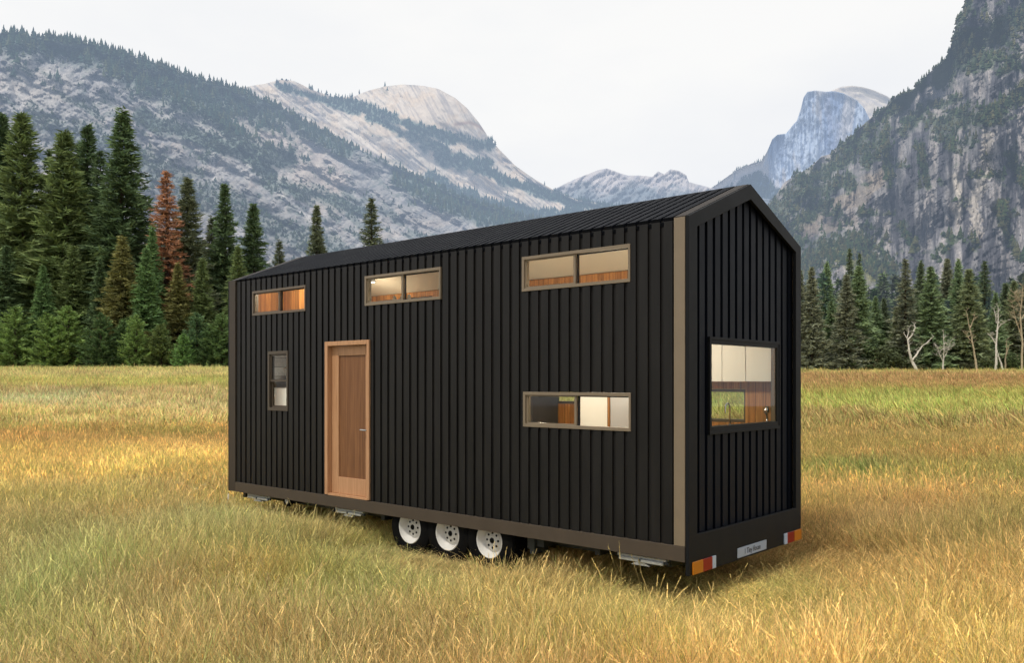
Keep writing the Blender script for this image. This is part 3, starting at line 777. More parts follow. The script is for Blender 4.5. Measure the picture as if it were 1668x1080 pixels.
# tail lights and number plate on the end frame
def lights(parts):
    tl = empty('tail_light', (0, 0, 0), 0, house)
    for t0, t1, mt, nm in parts:
        mb = HB_(); mb.hbox(-0.042, -0.0305, t0, t1 - 0.001, 0.004, 0.116); mb.build(nm, M[mt], tl, bevel=0.0015)
lights([(0.055, 0.236, 'orange', 'amber_lens'), (0.236, 0.405, 'red', 'red_lens'), (0.405, 0.474, 'white', 'white_lens')])
lights([(1.956, 2.030, 'white', 'white_lens'), (2.030, 2.205, 'red', 'red_lens'), (2.205, 2.392, 'orange', 'amber_lens')])
npx = empty('number_plate', (0, 0, 0), 0, house)
mb = HB_(); mb.hbox(-0.037, -0.0305, 0.909, 1.534, 0.020, 0.114); mb.build('plate', M['plate'], npx, bevel=0.001)
tc_ = bpy.data.curves.new('lettering', 'FONT'); tc_.body = '1 Tiny House'; tc_.size = 0.075; tc_.extrude = 0.0006; tc_.align_x = 'CENTER'; tc_.align_y = 'CENTER'; tc_.offset = 0.0006
tob = bpy.data.objects.new('lettering_source', tc_); COL.objects.link(tob)
bpy.context.view_layer.update()
tme = bpy.data.meshes.new_from_object(tob.evaluated_get(bpy.context.evaluated_depsgraph_get()))
bpy.data.objects.remove(tob)
# text x -> +t, text y -> z
for v in tme.vertices:
    x, y, z = v.co
    v.co = P(-0.0376 - z, 1.222 + x * 0.86, 0.066 + y)
tme.name = 'lettering'
lt = link('lettering', tme, M['ink'], npx)

# ------------------------------------------------------------------ conifers
foliage = attr_mat('conifer_needles', objcol=True, transl=0.15, rough=0.7, spec=0.15)
bark = plain('conifer_bark', (0.060, 0.042, 0.032), 0.9, 0, 0.1, 0.3, 2.0, 0.5)
palebark = plain('bleached_bark', (0.60, 0.56, 0.49), 0.9, 0, 0.1, 0.25, 2.0, 0.5)
tanbark = plain('tan_bark', (0.40, 0.33, 0.22), 0.9, 0, 0.1, 0.25, 2.0, 0.5)

def conifer_mesh(name, seed, H=30.0, Rr=4.2, power=0.8, start=0.05, spacing=0.62, leaf=0.85, droop=0.25, gap=0.12, nbr=8, round_top=0.0, up=0.0):
    rd = np.random.default_rng(seed)
    V = []; C = []
    z = H * start
    while z < H * 0.99:
        h = z / H
        r0 = Rr * max((1 - h) ** power, 0.02) * (0.55 + 0.45 * min(1, h / 0.12 + 0.3))
        if round_top: r0 = Rr * (max(1 - h ** (1.6 + round_top), 0.0) ** 0.75) * (0.62 + 0.38 * min(1, h / 0.25))
        n = max(4, int(nbr * (0.6 + 0.6 * (1 - h))))
        off = rd.random() * 6.28
        for b in range(n):
            if rd.random() < gap: continue
            a = off + 6.283 * b / n + rd.normal(0, 0.25)
            r = r0 * (0.48 + 0.66 * rd.random()) * (1 + 0.16 * math.sin(3.1 * z / H * 9 + 2.3 * a + seed))
            if rd.random() < 0.08: r *= 1.25
            ca, sa = math.cos(a), math.sin(a)
            zz = z + rd.normal(0, spacing * 0.35)
            lf = leaf * (0.55 + 0.45 * (1 - h)) 
            m = max(2, int(r / (lf * 0.55)))
            shade = 0.75 + 0.5 * rd.random()
            for k in range(m):
                q = (k + 0.6 + 0.3 * rd.random()) / m
                if q < 0.22 and m > 4: continue
                rr = r * q
                px, py = ca * rr, sa * rr
                pz = zz - droop * r * q + (up + 0.35 * droop) * r * q * q + (0.4 * r * h * q if h > 0.7 else 0)
                for t in range(7):
                    d = np.array([ca, sa, 0.0]) * (0.5 + 0.6 * rd.random()) + np.array([-sa, ca, 0.0]) * rd.normal(0, 0.75) + np.array([0, 0, 1.0]) * rd.normal(0.16 + up, 0.38)
                    d /= np.linalg.norm(d) + 1e-6
                    ln = lf * (0.6 + 0.7 * rd.random())
                    w = np.cross(d, rd.normal(0, 1, 3)); w /= np.linalg.norm(w) + 1e-6
                    w *= ln * 0.17
                    p0 = np.array([px, py, pz]) + rd.normal(0, lf * 0.22, 3)
                    V += [p0 - w, p0 + w, p0 + d * ln]
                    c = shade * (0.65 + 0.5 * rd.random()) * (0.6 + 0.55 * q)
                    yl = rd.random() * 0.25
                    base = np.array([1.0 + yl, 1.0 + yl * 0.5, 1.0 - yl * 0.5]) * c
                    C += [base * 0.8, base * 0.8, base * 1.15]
        z += spacing * (0.75 + 0.5 * rd.random()) * (0.55 + 0.55 * (1 - h))
    # leader tuft
    for t in range(26):
        d = np.array([rd.normal(0, 0.35), rd.normal(0, 0.35), 1.0]); d /= np.linalg.norm(d)
        p0 = np.array([rd.normal(0, 0.08), rd.normal(0, 0.08), H * (0.955 + 0.03 * rd.random())]); w = np.cross(d, rd.normal(0, 1, 3)); w /= np.linalg.norm(w); w *= 0.09
        V += [p0 - w, p0 + w, p0 + d * leaf * 0.7]; C += [np.ones(3) * 0.8] * 3
    V = np.array(V); C = np.array(C)
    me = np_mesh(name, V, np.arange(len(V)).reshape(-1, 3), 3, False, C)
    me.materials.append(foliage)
    return me

def trunk_mesh(name, seed, H=30.0, r=0.42, mat=None, limbs=True):
    rd = random.Random(seed)
    mb = MB()
    pts = []; rad = []
    x = y = 0.0
    for k in range(9):
        q = k / 8
        pts.append((x, y, H * q * 0.97 - 0.3 * (k == 0))); rad.append(r * (1.25 if k == 0 else 1.0) * (1 - q) + 0.03)
        x += rd.uniform(-0.06, 0.06); y += rd.uniform(-0.06, 0.06)
    mb.tube(pts, rad, 9)
    if limbs:
        for k in range(46):
            q = 0.08 + 0.85 * k / 46
            a = rd.random() * 6.28; l = 3.0 * (1 - q) ** 0.8 * rd.uniform(0.6, 1.0)
            z = H * q
            mb.tube([(0, 0, z), (math.cos(a) * l * 0.5, math.sin(a) * l * 0.5, z - 0.08 * l), (math.cos(a) * l, math.sin(a) * l, z - 0.1 * l)], [0.07 * (1.1 - q), 0.05 * (1.1 - q), 0.02], 4)
    me_o = mb.build(name, mat or bark, None, smooth=True)
    me = me_o.data; bpy.data.objects.remove(me_o)
    return me

CM = {
 'fir': [conifer_mesh('fir_crown', 1 + k, 30, 4.6, 0.82, 0.04, 0.52, 0.95, 0.28, 0.05, 11) for k in range(3)],
 'pine': [conifer_mesh('pine_crown', 11 + k, 30, 4.6, 0.9, 0.05, 0.54, 1.0, 0.16, 0.10, 11, round_top=0.0, up=0.12) for k in range(3)],
 'thin': [conifer_mesh('thin_crown', 21 + k, 30, 3.3, 0.75, 0.06, 0.55, 0.75, 0.30, 0.14, 9) for k in range(3)],
 'young': [conifer_mesh('young_crown', 31 + k, 9, 2.6, 0.62, 0.03, 0.36, 0.46, 0.05, 0.04, 10, up=0.30, round_top=0.02) for k in range(4)],
}
TM = {'big': trunk_mesh('conifer_trunk', 3, 30, 0.42), 'small': trunk_mesh('young_trunk', 4, 9, 0.13)}
TM['sparse'] = trunk_mesh('sparse_trunk', 6, 30, 0.50)

def conifer(kind, u, vtop, D, wscale, color, label, cat, group, name, idx=0):
    x = (u - CX) / F * D
    gz = float(ground_z(x, D)) - 0.1
    H0 = 9.0 if kind == 'young' else 30.0
    ztop = EYE + (HOR - vtop) / F * D
    sc = (ztop - gz) / H0
    e = empty(name, (x, D, gz), random.random() * 6.28)
    rw = sc * wscale * (1.32 if D < 170 else 1.25)
    if kind == 'young': rw = sc * wscale * 1.05
    lu = sum(color) / 3; q_ = 0.0 if D < 170 else 0.38; g_ = (1.45 if kind == 'young' else 1.95) if D < 170 else 2.8  # farther trees lightened and greyed: distance haze put into the needle colour
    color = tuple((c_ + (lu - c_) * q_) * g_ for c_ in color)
    e.scale = (rw, rw, sc)
    tag(e, label, cat, group)
    ms = CM[kind]
    c = bpy.data.objects.new('crown', ms[idx % len(ms)]); COL.objects.link(c); c.parent = e
    c.color = (*color, 1)
    t = bpy.data.objects.new('trunk', TM['small'] if kind == 'young' else TM['big']); COL.objects.link(t); t.parent = e
    return e

DG = (0.062, 0.098, 0.050); OG = (0.092, 0.128, 0.055); MG = (0.082, 0.142, 0.060); YG = (0.160, 0.250, 0.085)
GG = (0.092, 0.112, 0.072); BR = (0.128, 0.132, 0.055); RD = (0.25, 0.138, 0.088)
T_L = 'tall conifers at the left edge of the meadow'; T_Y = 'young pines along the left edge of the meadow'
left = [
 ('fir', -40, 150, 124, 1.15, DG, 'very tall dark conifer cut by the left border of the photo', T_L, 'conifer'),
 ('pine', 4, 184, 127, 0.85, DG, 'dark conifer whose pointed top rises right at the left border', T_L, 'conifer'),
 ('pine', 36, 182, 122, 1.12, OG, 'tall broad conifer with rounded crown, second top from the left border', T_L, 'conifer'),
 ('thin', 80, 241, 132, 0.9, DG, 'slim dark conifer wedged between the two broad ones near the left border', T_L, 'conifer'),
 ('pine', 105, 214, 121, 1.28, OG, 'broad olive green conifer with dull yellowish branches on the left', T_L, 'conifer'),
 ('thin', 127, 232, 131, 0.9, DG, 'narrow dark conifer just right of the olive one', T_L, 'conifer'),
 ('pine', 143, 202, 129, 0.85, DG, 'tall dark conifer directly left of the tallest spired one', T_L, 'conifer'),
 ('thin', 163, 243, 126, 1.0, DG, 'lower dark conifer tucked against the tallest spired one', T_L, 'conifer'),
 ('fir', 200, 183, 122, 1.05, DG, 'tall dark conifer with a slender spire and full skirt, left of the rust coloured one', T_L, 'conifer'),
 ('thin', 271, 277, 121, 1.12, RD, 'dead conifer with rust red needles among the green ones', T_L, 'conifer'),
 ('fir', 306, 289, 125, 0.95, GG, 'grey green conifer standing right beside the rust red one', T_L, 'conifer'),
 ('thin', 345, 352, 133, 1.1, GG, 'thin greyish conifer with a sparse top between two darker ones', T_L, 'conifer'),
 ('fir', 366, 299, 130, 0.80, DG, 'slender dark conifer with a sharp point just left of the house', T_L, 'conifer'),
 ('fir', 413, 331, 134, 0.95, DG, 'dark conifer rising above the far left corner of the house', T_L, 'conifer'),
 ('thin', 455, 391, 140, 1.1, GG, 'small conifer top showing over the lowest part of the roof', T_L, 'conifer'),
 ('fir', 516, 334, 150, 0.72, GG, 'narrow conifer seen alone over the roof against the rock slope', T_L, 'conifer'),
 ('thin', 605, 321, 142, 1.1, GG, 'ragged conifer with open branches farthest right above the roof', T_L, 'conifer'),
 ('fir', 248, 372, 118, 0.8, MG, 'mid height green conifer in front of the rust red one', T_L, 'conifer'),
 ('fir', 70, 432, 112, 0.95, MG, 'low dark green conifer in front of the broad ones near the left border', T_L, 'conifer'),
 ('fir', 163, 421, 113, 0.9, DG, 'low dark conifer in front of the spired one, left of the brownish one', T_L, 'conifer'),
 ('fir', 199, 388, 112, 1.25, BR, 'brownish green conifer with reddish tips in the middle of the left stand', T_L, 'conifer'),
 ('fir', 238, 404, 111, 1.05, MG, 'fresh green conifer right of the brownish one', T_L, 'conifer'),
 ('fir', 330, 420, 117, 1.0, OG, 'olive conifer filling the gap below the thin greyish one', T_L, 'conifer'),
 ('fir', 388, 402, 118, 1.0, OG, 'olive conifer touching the left wall of the house', T_L, 'conifer'),
 ('fir', 10, 400, 115, 1.2, DG, 'low shadowed conifer at the left border below the tall tops', T_L, 'conifer'),
 ('fir', 120, 400, 116, 1.2, OG, 'low olive conifer with drooping branches below the broad olive one', T_L, 'conifer'),
 ('fir', 290, 430, 116, 1.1, BR, 'dull brown green conifer under the rust red one', T_L, 'conifer'),
]
for i, (k, u, v, D, w, c, lb, gp, cat) in enumerate(left):
    conifer(k, u, v, D, w, c, lb, cat, gp, 'dead_conifer' if c is RD else 'conifer_tree', i)
young = [(-8, 520, 106, 1.2, 'young pine cut by the left border'), (24, 500, 105, 1.25, 'young pine nearest the left border, tall with a blunt top'),
 (55, 516, 106.5, 1.0, 'narrow young pine second from the left border'), (78, 511, 104.5, 1.25, 'broad young pine with yellow tinged tips near the left border'),
 (110, 499, 105.5, 1.25, 'tallest broad young pine in the left part of the row'), (138, 545, 107, 1.1, 'short dark young pine right of the tallest broad one'),
 (165, 511, 105, 1.2, 'dark young pine in the middle of the row below the spired conifer'), (200, 524, 106, 1.0, 'young pine below the brownish conifer'),
 (222, 514, 104.5, 1.05, 'young pine with a sharp tip below the fresh green conifer'), (240, 540, 107, 1.0, 'small brown tinged young pine left of the wide one'),
 (262, 528, 105, 1.3, 'wide brownish young pine left of the bright rounded one'), (299, 544, 103.5, 1.2, 'bright green rounded young pine standing forward of the row'),
 (320, 511, 106, 1.15, 'blue green young pine directly behind the bright rounded one'), (341, 530, 105, 1.0, 'short blue green young pine second from the house wall'),
 (360, 511, 105.5, 1.2, 'young pine nearest the house wall'), (385, 520, 107, 1.2, 'young pine half hidden by the left corner of the house')]
YC = [YG, YG, MG, YG, YG, MG, MG, MG, YG, BR, (0.115, 0.160, 0.060), (0.125, 0.230, 0.080), (0.085, 0.150, 0.075), MG, (0.10, 0.165, 0.065), MG]
for i, (u, v, D, w, lb) in enumerate(young):
    conifer('young', u, v, D, w, YC[i], lb, 'young pine', T_Y, 'young_pine', i)

T_R = 'conifers along the far right edge of the meadow'
right = [
 ('fir', 1303, 440, 186, 0.9, GG, 'grey green conifer partly hidden by the right edge of the house'),
 ('fir', 1322, 435, 184, 0.95, GG, 'grey green conifer with a straight point just right of the house'),
 ('fir', 1347, 428, 215, 0.9, MG, 'distant green conifer behind the gap right of the house'),
 ('fir', 1354, 490, 190, 1.1, MG, 'low green conifer between the two tall pairs right of the house'),
 ('thin', 1384, 404, 240, 0.8, DG, 'slender dark conifer reaching highest against the cliff foot'),
 ('thin', 1400, 412, 236, 0.8, DG, 'slender dark conifer just right of the highest one'),
 ('fir', 1379, 447, 184, 1.1, GG, 'left one of two large grey green conifers grown together'),
 ('fir', 1399, 433, 185, 1.15, MG, 'right one of two large conifers grown together, greener and fuller'),
 ('fir', 1426, 484, 196, 1.1, MG, 'low blue green conifer right of the large pair'),
 ('fir', 1440, 486, 198, 1.1, DG, 'low dark conifer left of the sparse one with the bare trunk'),
 ('thin', 1475, 421, 185, 1.25, GG, 'sparse conifer with a visible dark trunk above the white forked tree'),
 ('fir', 1500, 427, 196, 0.9, DG, 'dark narrow conifer right of the sparse one'),
 ('fir', 1516, 434, 184, 1.25, MG, 'full green conifer with layered branches right of the white forked tree'),
 ('fir', 1543, 421, 205, 0.95, GG, 'tall grey green conifer set back between two fuller ones'),
 ('fir', 1561, 424, 200, 0.9, MG, 'blue green conifer directly left of the olive one'),
 ('fir', 1578, 438, 184, 1.25, OG, 'olive conifer with dense top behind the leaning bare tree'),
 ('thin', 1604, 424, 208, 1.1, DG, 'dark thin conifer rising against the cliff near the right border'),
 ('pine', 1622, 476, 188, 1.0, MG, 'lower green conifer behind the upright white bare tree'),
 ('fir', 1638, 461, 196, 1.1, DG, 'dark conifer right of the upright white bare tree'),
 ('fir', 1652, 457, 192, 1.1, OG, 'olive conifer next to the right border'),
 ('fir', 1676, 440, 190, 1.2, GG, 'tall conifer cut by the right border of the photo'),
 ('fir', 1460, 500, 187, 1.0, OG, 'low olive conifer beneath the sparse one'),
 ('fir', 1540, 505, 188, 1.2, DG, 'low dark conifer behind the grey twiggy bare tree'),
 ('fir', 1600, 500, 190, 1.2, DG, 'low dark conifer between the leaning and the upright bare trees'),
]
for i, (k, u, v, D, w, c, lb) in enumerate(right):
    conifer(k, u, v, D, w, c, lb, 'conifer', T_R, 'conifer_tree', i)

# bare trees --------------------------------------------------------
def bare_tree(name, base_u, D, paths, seed, mat, label, cat='bare tree', twig=1.0, group='leafless trees in front of the right conifers'):
    """paths: list of polylines in metres (x right, z up) from the base, with start radius"""
    D = D - 8.0
    x = (base_u - CX) / F * D
    gz = float(ground_z(x, D)) - 0.05
    e = empty(name, (x, D, gz)); tag(e, label, cat, group)
    rd = random.Random(seed)
    for nm, plist in (('trunk', paths[:1]), ('limb', paths[1:])):
        mb = MB()
        for pts, r in plist:
            p3 = []
            for k, (px, pz) in enumerate(pts): p3.append((px, rd.uniform(-0.25, 0.25) * min(pz, 2) * 0.4, pz))
            # subdivide with wobble
            fine = []
            for a, b in zip(p3[:-1], p3[1:]):
                for q in (0, 0.33, 0.66): fine.append(tuple(a[i] + (b[i] - a[i]) * q + (rd.uniform(-0.07, 0.07) if q else 0) for i in range(3)))
            fine.append(p3[-1])
            n = len(fine)
            mb.tube(fine, [1.0 * r * (1 - 0.85 * k / (n - 1)) for k in range(n)], 6)
            tw = MB() 
            for k in range(2, n):
                if nm == 'trunk' and k < n * 0.45: continue
                for _ in range(max(1, int(2.4 * twig))):
                    a = rd.uniform(0, 6.28); l = rd.uniform(0.5, 1.5) * (1.1 - 0.5 * k / n) * (0.7 + 0.5 * twig)
                    c = fine[k]; d = Vector((math.cos(a) * 0.8, math.sin(a) * 0.8, rd.uniform(0.1, 0.9))).normalized()
                    m1 = Vector(c) + d * l * 0.5; m2 = m1 + (d + Vector((rd.uniform(-.5, .5), rd.uniform(-.5, .5), rd.uniform(-.1, .5)))).normalized() * l * 0.5
                    mb.tube([c, m1, m2], [r * 0.22 * (1.15 - k / n) + 0.018, 0.026, 0.012], 4)
                    for _2 in range(2):
                        m3 = m1 + Vector((rd.uniform(-.5, .5), rd.uniform(-.5, .5), rd.uniform(0, .5))) * l * 0.8
                        mb.tube([m1, m3], [0.022, 0.010], 3)
        if plist: mb.build(nm, mat, e, smooth=True)
    return e
k = 175 / F   # metres per picture pixel there
def pp(pts): return [(px * k, pz * k) for px, pz in pts]
bare_tree('forked_bare_tree', 1494, 183, [(pp([(0, 0), (-4, 14), (-9, 24), (-13, 35), (-14, 48), (-16, 58), (-22, 68)]), 0.36), (pp([(-8, 22), (0, 34), (8, 46), (18, 54), (27, 62)]), 0.20), (pp([(-15, 56), (-8, 66), (-4, 76), (-5, 84)]), 0.18), (pp([(-16, 60), (-14, 70), (-12, 78)]), 0.12)], 1, palebark, 'white bare tree with a forked leaning trunk, largest of the leafless ones', twig=0.5)
bare_tree('bare_tree', 1536, 184, [(pp([(0, 0), (1, 18), (1, 40), (0, 70)]), 0.20), (pp([(1, 20), (-6, 34), (-10, 46)]), 0.1), (pp([(1, 26), (8, 40), (12, 54)]), 0.1)], 2, palebark, 'short grey bare tree with many fine twigs', twig=1.6)
bare_tree('bare_tree', 1592, 183, [(pp([(0, 0), (-3, 24), (-8, 50), (-13, 78), (-18, 104)]), 0.24), (pp([(-9, 52), (-16, 62), (-22, 68)]), 0.1), (pp([(-12, 76), (-6, 90), (-4, 98)]), 0.1)], 3, tanbark, 'tall tan bare tree leaning to the left', twig=1.0)
bare_tree('bare_tree', 1622, 183, [(pp([(0, 0), (0, 26), (1, 56), (3, 84), (3, 112)]), 0.28), (pp([(0, 50), (-6, 60), (-11, 66)]), 0.13), (pp([(1, 70), (10, 82), (19, 88)]), 0.14), (pp([(2, 84), (0, 98), (-2, 108)]), 0.1)], 4, palebark, 'upright white bare tree with spreading branches near the right border', twig=0.9)
bare_tree('broken_snag', 1636, 182, [(pp([(0, 0), (-4, 14), (-8, 28), (-10, 36)]), 0.22)], 5, palebark, 'short pale snag leaning left beside the upright white tree', twig=0.3)
bare_tree('bare_tree', 1638, 186, [(pp([(0, 0), (0, 22), (2, 40), (2, 58)]), 0.22), (pp([(0, 30), (5, 42), (7, 52)]), 0.1)], 6, tanbark, 'thin tan bare stem just right of the short pale snag', twig=0.7)
bare_tree('bare_tree', 1664, 181, [(pp([(0, 0), (1, 50), (-2, 100), (0, 126), (2, 142)]), 0.22), (pp([(1, 60), (-9, 90), (-15, 116)]), 0.13), (pp([(0, 90), (9, 104), (12, 122)]), 0.13), (pp([(-2, 110), (-9, 122), (-12, 132)]), 0.1)], 7, tanbark, 'tall feathery tan tree touching the right border', twig=2.2)

# bushes --------------------------------------------------------------
def bush_mesh(name, seed, n=2600):
    rd = np.random.default_rng(seed)
    V = []; C = []
    cl = [(rd.normal(0, 0.42), rd.normal(0, 0.42), 0.3 + 0.75 * rd.random(), 0.28 + 0.2 * rd.random()) for _ in range(16)]
    for i in range(n):
        cx, cy, cz, r = cl[rd.integers(len(cl))]
        d = rd.normal(0, 1, 3); d /= np.linalg.norm(d)
        p = np.array([cx, cy, cz]) + d * r * (0.6 + 0.4 * rd.random())
        p[2] = max(p[2], 0.02)
        a = rd.normal(0, 1, 3); a /= np.linalg.norm(a); b = np.cross(a, d); b /= np.linalg.norm(b) + 1e-6
        V += [p - b * 0.035, p + b * 0.035, p + a * 0.11]; c = 0.6 + 0.7 * rd.random(); C += [np.ones(3) * c] * 3
    V = np.array(V)
    me = np_mesh(name, V, np.arange(len(V)).reshape(-1, 3), 3, False, np.array(C)); me.materials.append(foliage)
    return me
stem = trunk_mesh('bush_stem', 9, 1.1, 0.05, tanbark, False)
for i, (u, vt, D, w, c, lb) in enumerate([
  (1445, 563, 184, 1.3, (0.085, 0.105, 0.050), 'rounded grey green bush left of the white forked tree'),
  (1441, 588, 182, 0.8, (0.16, 0.18, 0.05), 'small yellow green bush at the foot of the rounded grey green one'),
  (1427, 578, 183, 0.6, (0.30, 0.26, 0.15), 'small pale dry bush beside the rounded one'),
  (1658, 570, 181, 1.2, (0.060, 0.085, 0.030), 'dark green bush near the right border'),
  (1645, 590, 180.5, 0.8, (0.14, 0.14, 0.05), 'low yellowish bush just left of the dark green one'),
  (1575, 586, 182, 1.0, (0.10, 0.11, 0.06), 'low grey green bush left of the foot of the leaning tan tree'),
  (1608, 584, 183, 0.9, (0.12, 0.11, 0.07), 'low brownish bush between the leaning and the upright bare trees')]):
    x = (u - CX) / F * D; gz = float(ground_z(x, D))
    hgt = EYE + (HOR - vt) / F * D - gz
    e = empty('bush', (x, D, gz), i * 1.3); e.scale = (hgt * 0.9 * w, hgt * 0.9 * w, hgt / 1.3)
    tag(e, lb, 'bush', 'bushes at the far right edge of the meadow')
    cme = bush_mesh('bush_foliage', 50 + i); cc = link('foliage', cme, None, e); cc.color = (*c, 1)
    t = bpy.data.objects.new('stem', stem); COL.objects.link(t); t.parent = e

# woods that read as one mass behind the single trees
def mass(name, n, ufun, dfun, vtfun, colors, tmpl_seed, label, haze=True):
    """many simple conifers merged into one object: a far wood"""
    rd = np.random.default_rng(tmpl_seed)
    Vs = []; Cs = []
    for i in range(n):
        u = ufun(rd); D = dfun(rd, u); vt = vtfun(rd, u)
        x = (u - CX) / F * D; gz = float(ground_z(x, D)); H = EYE + (HOR - vt) / F * D - gz
        c = np.array(colors[rd.integers(len(colors))]) * (0.7 + 0.6 * rd.random())
        nt_ = 560
        hh = rd.random(nt_) ** 0.85
        rr = 0.15 * H * (1 - hh) ** 0.8 * (0.45 + 0.6 * rd.random(nt_))
        aa = rd.random(nt_) * 6.283
        p = np.stack([x + rr * np.cos(aa), D + rr * np.sin(aa), gz + hh * H], -1)
        d = np.stack([np.cos(aa), np.sin(aa), rd.normal(-0.1, 0.4, nt_)], -1) + rd.normal(0, 0.4, (nt_, 3))
        d /= np.linalg.norm(d, axis=1)[:, None]
        s = (0.9 + 0.7 * rd.random(nt_))[:, None] * H / 24
        w = np.cross(d, rd.normal(0, 1, (nt_, 3))); w /= np.linalg.norm(w, axis=1)[:, None]; w *= s * 0.24
        Vs.append(np.stack([p - w, p + w, p + d * s], 1).reshape(-1, 3))
        cc = c[None, :] * (0.55 + 0.8 * rd.random(nt_))[:, None]
        Cs.append(np.repeat(cc, 3, axis=0))
    V = np.concatenate(Vs); C = np.concatenate(Cs)
    me = np_mesh(name, V, np.arange(len(V)).reshape(-1, 3), 3, False, C)
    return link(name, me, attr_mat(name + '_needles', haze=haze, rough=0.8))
w1 = mass('background_wood', 95, lambda r: r.uniform(-180, 440), lambda r, u: r.uniform(132, 175), lambda r, u: (330 + 0.25 * max(u, 0) + r.uniform(-25, 90)), [DG, DG, OG, GG], 77, '')
tag(w1, 'dark wood filling the gaps behind the tall conifers on the left', 'wood', kind='stuff')
w2 = mass('background_wood', 170, lambda r: r.uniform(1240, 1760), lambda r, u: r.uniform(200, 300), lambda r, u: 470 + r.uniform(-25, 60), [DG, MG, GG, OG], 78, '')
tag(w2, 'green wood filling the gaps behind the conifers below the right cliff', 'wood', kind='stuff')
w3 = mass('background_wood', 150, lambda r: r.uniform(380, 1260), lambda r, u: r.uniform(190, 330), lambda r, u: 500 + r.uniform(-25, 50), [DG, MG, GG, OG], 79, '')
tag(w3, 'wood continuing behind the house between the two tree lines', 'wood', kind='stuff')

# ------------------------------------------------------------------ mountains
def mountain(name, label, ridge, foot_D, u0, u1, nu, nv, vfoot, colorf, dispf, mat, prof=1.3, jag=2.0, seed=1, behind=True):
    """ridge: (u, v, distance).  A continuous slope from the ridge line down to the valley floor, with relief"""
    ru = np.array([r[0] for r in ridge], float); rv = np.array([r[1] for r in ridge], float); rD = np.array([r[2] for r in ridge], float)
    uu = np.linspace(u0, u1, nu)
    vr = np.interp(uu, ru, rv) + (fbm(uu * 0.045, uu * 0 + 3.3, seed, 5) - 0.5) * jag * 2
    Dr = np.interp(uu, ru, rD)
    t = np.linspace(0, 1, nv)
    U, T = np.meshgrid(uu, t, indexing='ij')
    VR = vr[:, None]; DR = Dr[:, None]
    Vv = VR + (vfoot - VR) * T
    Df = foot_D(U) if callable(foot_D) else foot_D
    D = Df + (DR - Df) * (1 - T) ** prof
    dd = dispf(U, Vv, T, VR)
    edge = sstep(0.0, 0.03, T) * 0.9 + 0.1
    D = D * (1 + dd * edge)
    X = (U - CX) / F * D; Z = EYE + (HOR - Vv) / F * D
    C = colorf(U, Vv, T, VR)
    V = np.stack([X, D, Z], -1)
    if behind:
        ex = []
        for q, (dm, zd) in enumerate(((1.03, 0.02), (1.10, 0.08), (1.3, 0.35))):
            xx = X[:, :1] * dm; yy = D[:, :1] * dm; zz = Z[:, :1] * (1 - zd)
            ex.append(np.stack([xx, yy, zz], -1))
        V = np.concatenate([ex[2], ex[1], ex[0], V], axis=1)
        C = np.concatenate([C[:, :1]] * 3 + [C], axis=1)
    a, b = V.shape[:2]
    ii = (np.arange(a - 1)[:, None] * b + np.arange(b - 1)[None, :]).ravel()
    Fc = np.stack([ii, ii + 1, ii + b + 1, ii + b], -1)
    o = link(name, np_mesh(name, V.reshape(-1, 3), Fc, 4, True, C.reshape(-1, 3)), mat)
    tag(o, label, 'mountain', kind='structure')
    return U, Vv, X, D, Z

def tree_scatter(name, label, grid, prob, n, hgt, colors, seed, slim=0.26, mat=None, shrub=0.0, ridge_extra=0):
    """small conifers standing on a mountain, one mesh"""
    U, Vv, X, D, Z = grid
    rd = np.random.default_rng(seed)
    p = (prob * 1.0).ravel(); p = p / p.sum()
    idx = rd.choice(p.size, n, p=p)
    if ridge_extra:
        a = rd.integers(0, U.shape[0], ridge_extra) * U.shape[1]
        pr = prob[:, 2:8].max(axis=1)[a // U.shape[1]]
        a = a[rd.random(len(a)) < pr]
        idx = np.concatenate([idx, a]); n = len(idx)
    P0 = np.stack([X.ravel()[idx], D.ravel()[idx], Z.ravel()[idx]], -1) + rd.normal(0, 1, (n, 3)) * np.array([1, 1, 0.3]) * (D.ravel()[idx] / F * 0.8)[:, None]
    h = hgt * (0.45 + 0.9 * rd.random(n) ** 1.5)
    sq = rd.random(n) < shrub
    h = np.where(sq, h * 0.45, h)
    w = h * slim * (0.8 + 0.5 * rd.random(n)); w = np.where(sq, h * 0.75, w)
    # template: ragged stacked cones, 5 sides x 3 tiers
    ns = 5
    tv = []; tf = []; tc = []
    for tier, (z0, z1, r0) in enumerate(((0.02, 0.55, 1.0), (0.33, 0.80, 0.72), (0.62, 1.02, 0.42))):
        b = len(tv)
        for k in range(ns):
            a = 6.283 * k / ns + tier * 0.7
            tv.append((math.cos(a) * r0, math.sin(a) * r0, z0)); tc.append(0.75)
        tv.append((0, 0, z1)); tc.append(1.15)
        for k in range(ns): tf.append((b + k, b + (k + 1) % ns, b + ns))
    tv = np.array(tv); tf = np.array(tf); tc = np.array(tc)
    m = len(tv)
    rot = rd.random(n) * 6.283
    jit = 1 + rd.normal(0, 0.22, (n, m))
    xx = (tv[None, :, 0] * np.cos(rot)[:, None] - tv[None, :, 1] * np.sin(rot)[:, None]) * w[:, None] * jit
    yy = (tv[None, :, 0] * np.sin(rot)[:, None] + tv[None, :, 1] * np.cos(rot)[:, None]) * w[:, None] * jit
    zz = tv[None, :, 2] * h[:, None] * (1 + rd.normal(0, 0.05, (n, m)))
    V = np.stack([xx, yy, zz], -1) + P0[:, None, :]
    cols = np.array(colors)[rd.integers(0, len(colors), n)] * (0.65 + 0.7 * rd.random(n))[:, None]
    C = cols[:, None, :] * tc[None, :, None]
    Fc = tf[None] + (np.arange(n) * m)[:, None, None]
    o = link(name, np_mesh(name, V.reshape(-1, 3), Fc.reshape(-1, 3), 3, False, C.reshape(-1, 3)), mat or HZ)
    tag(o, label, 'forest', kind='stuff')
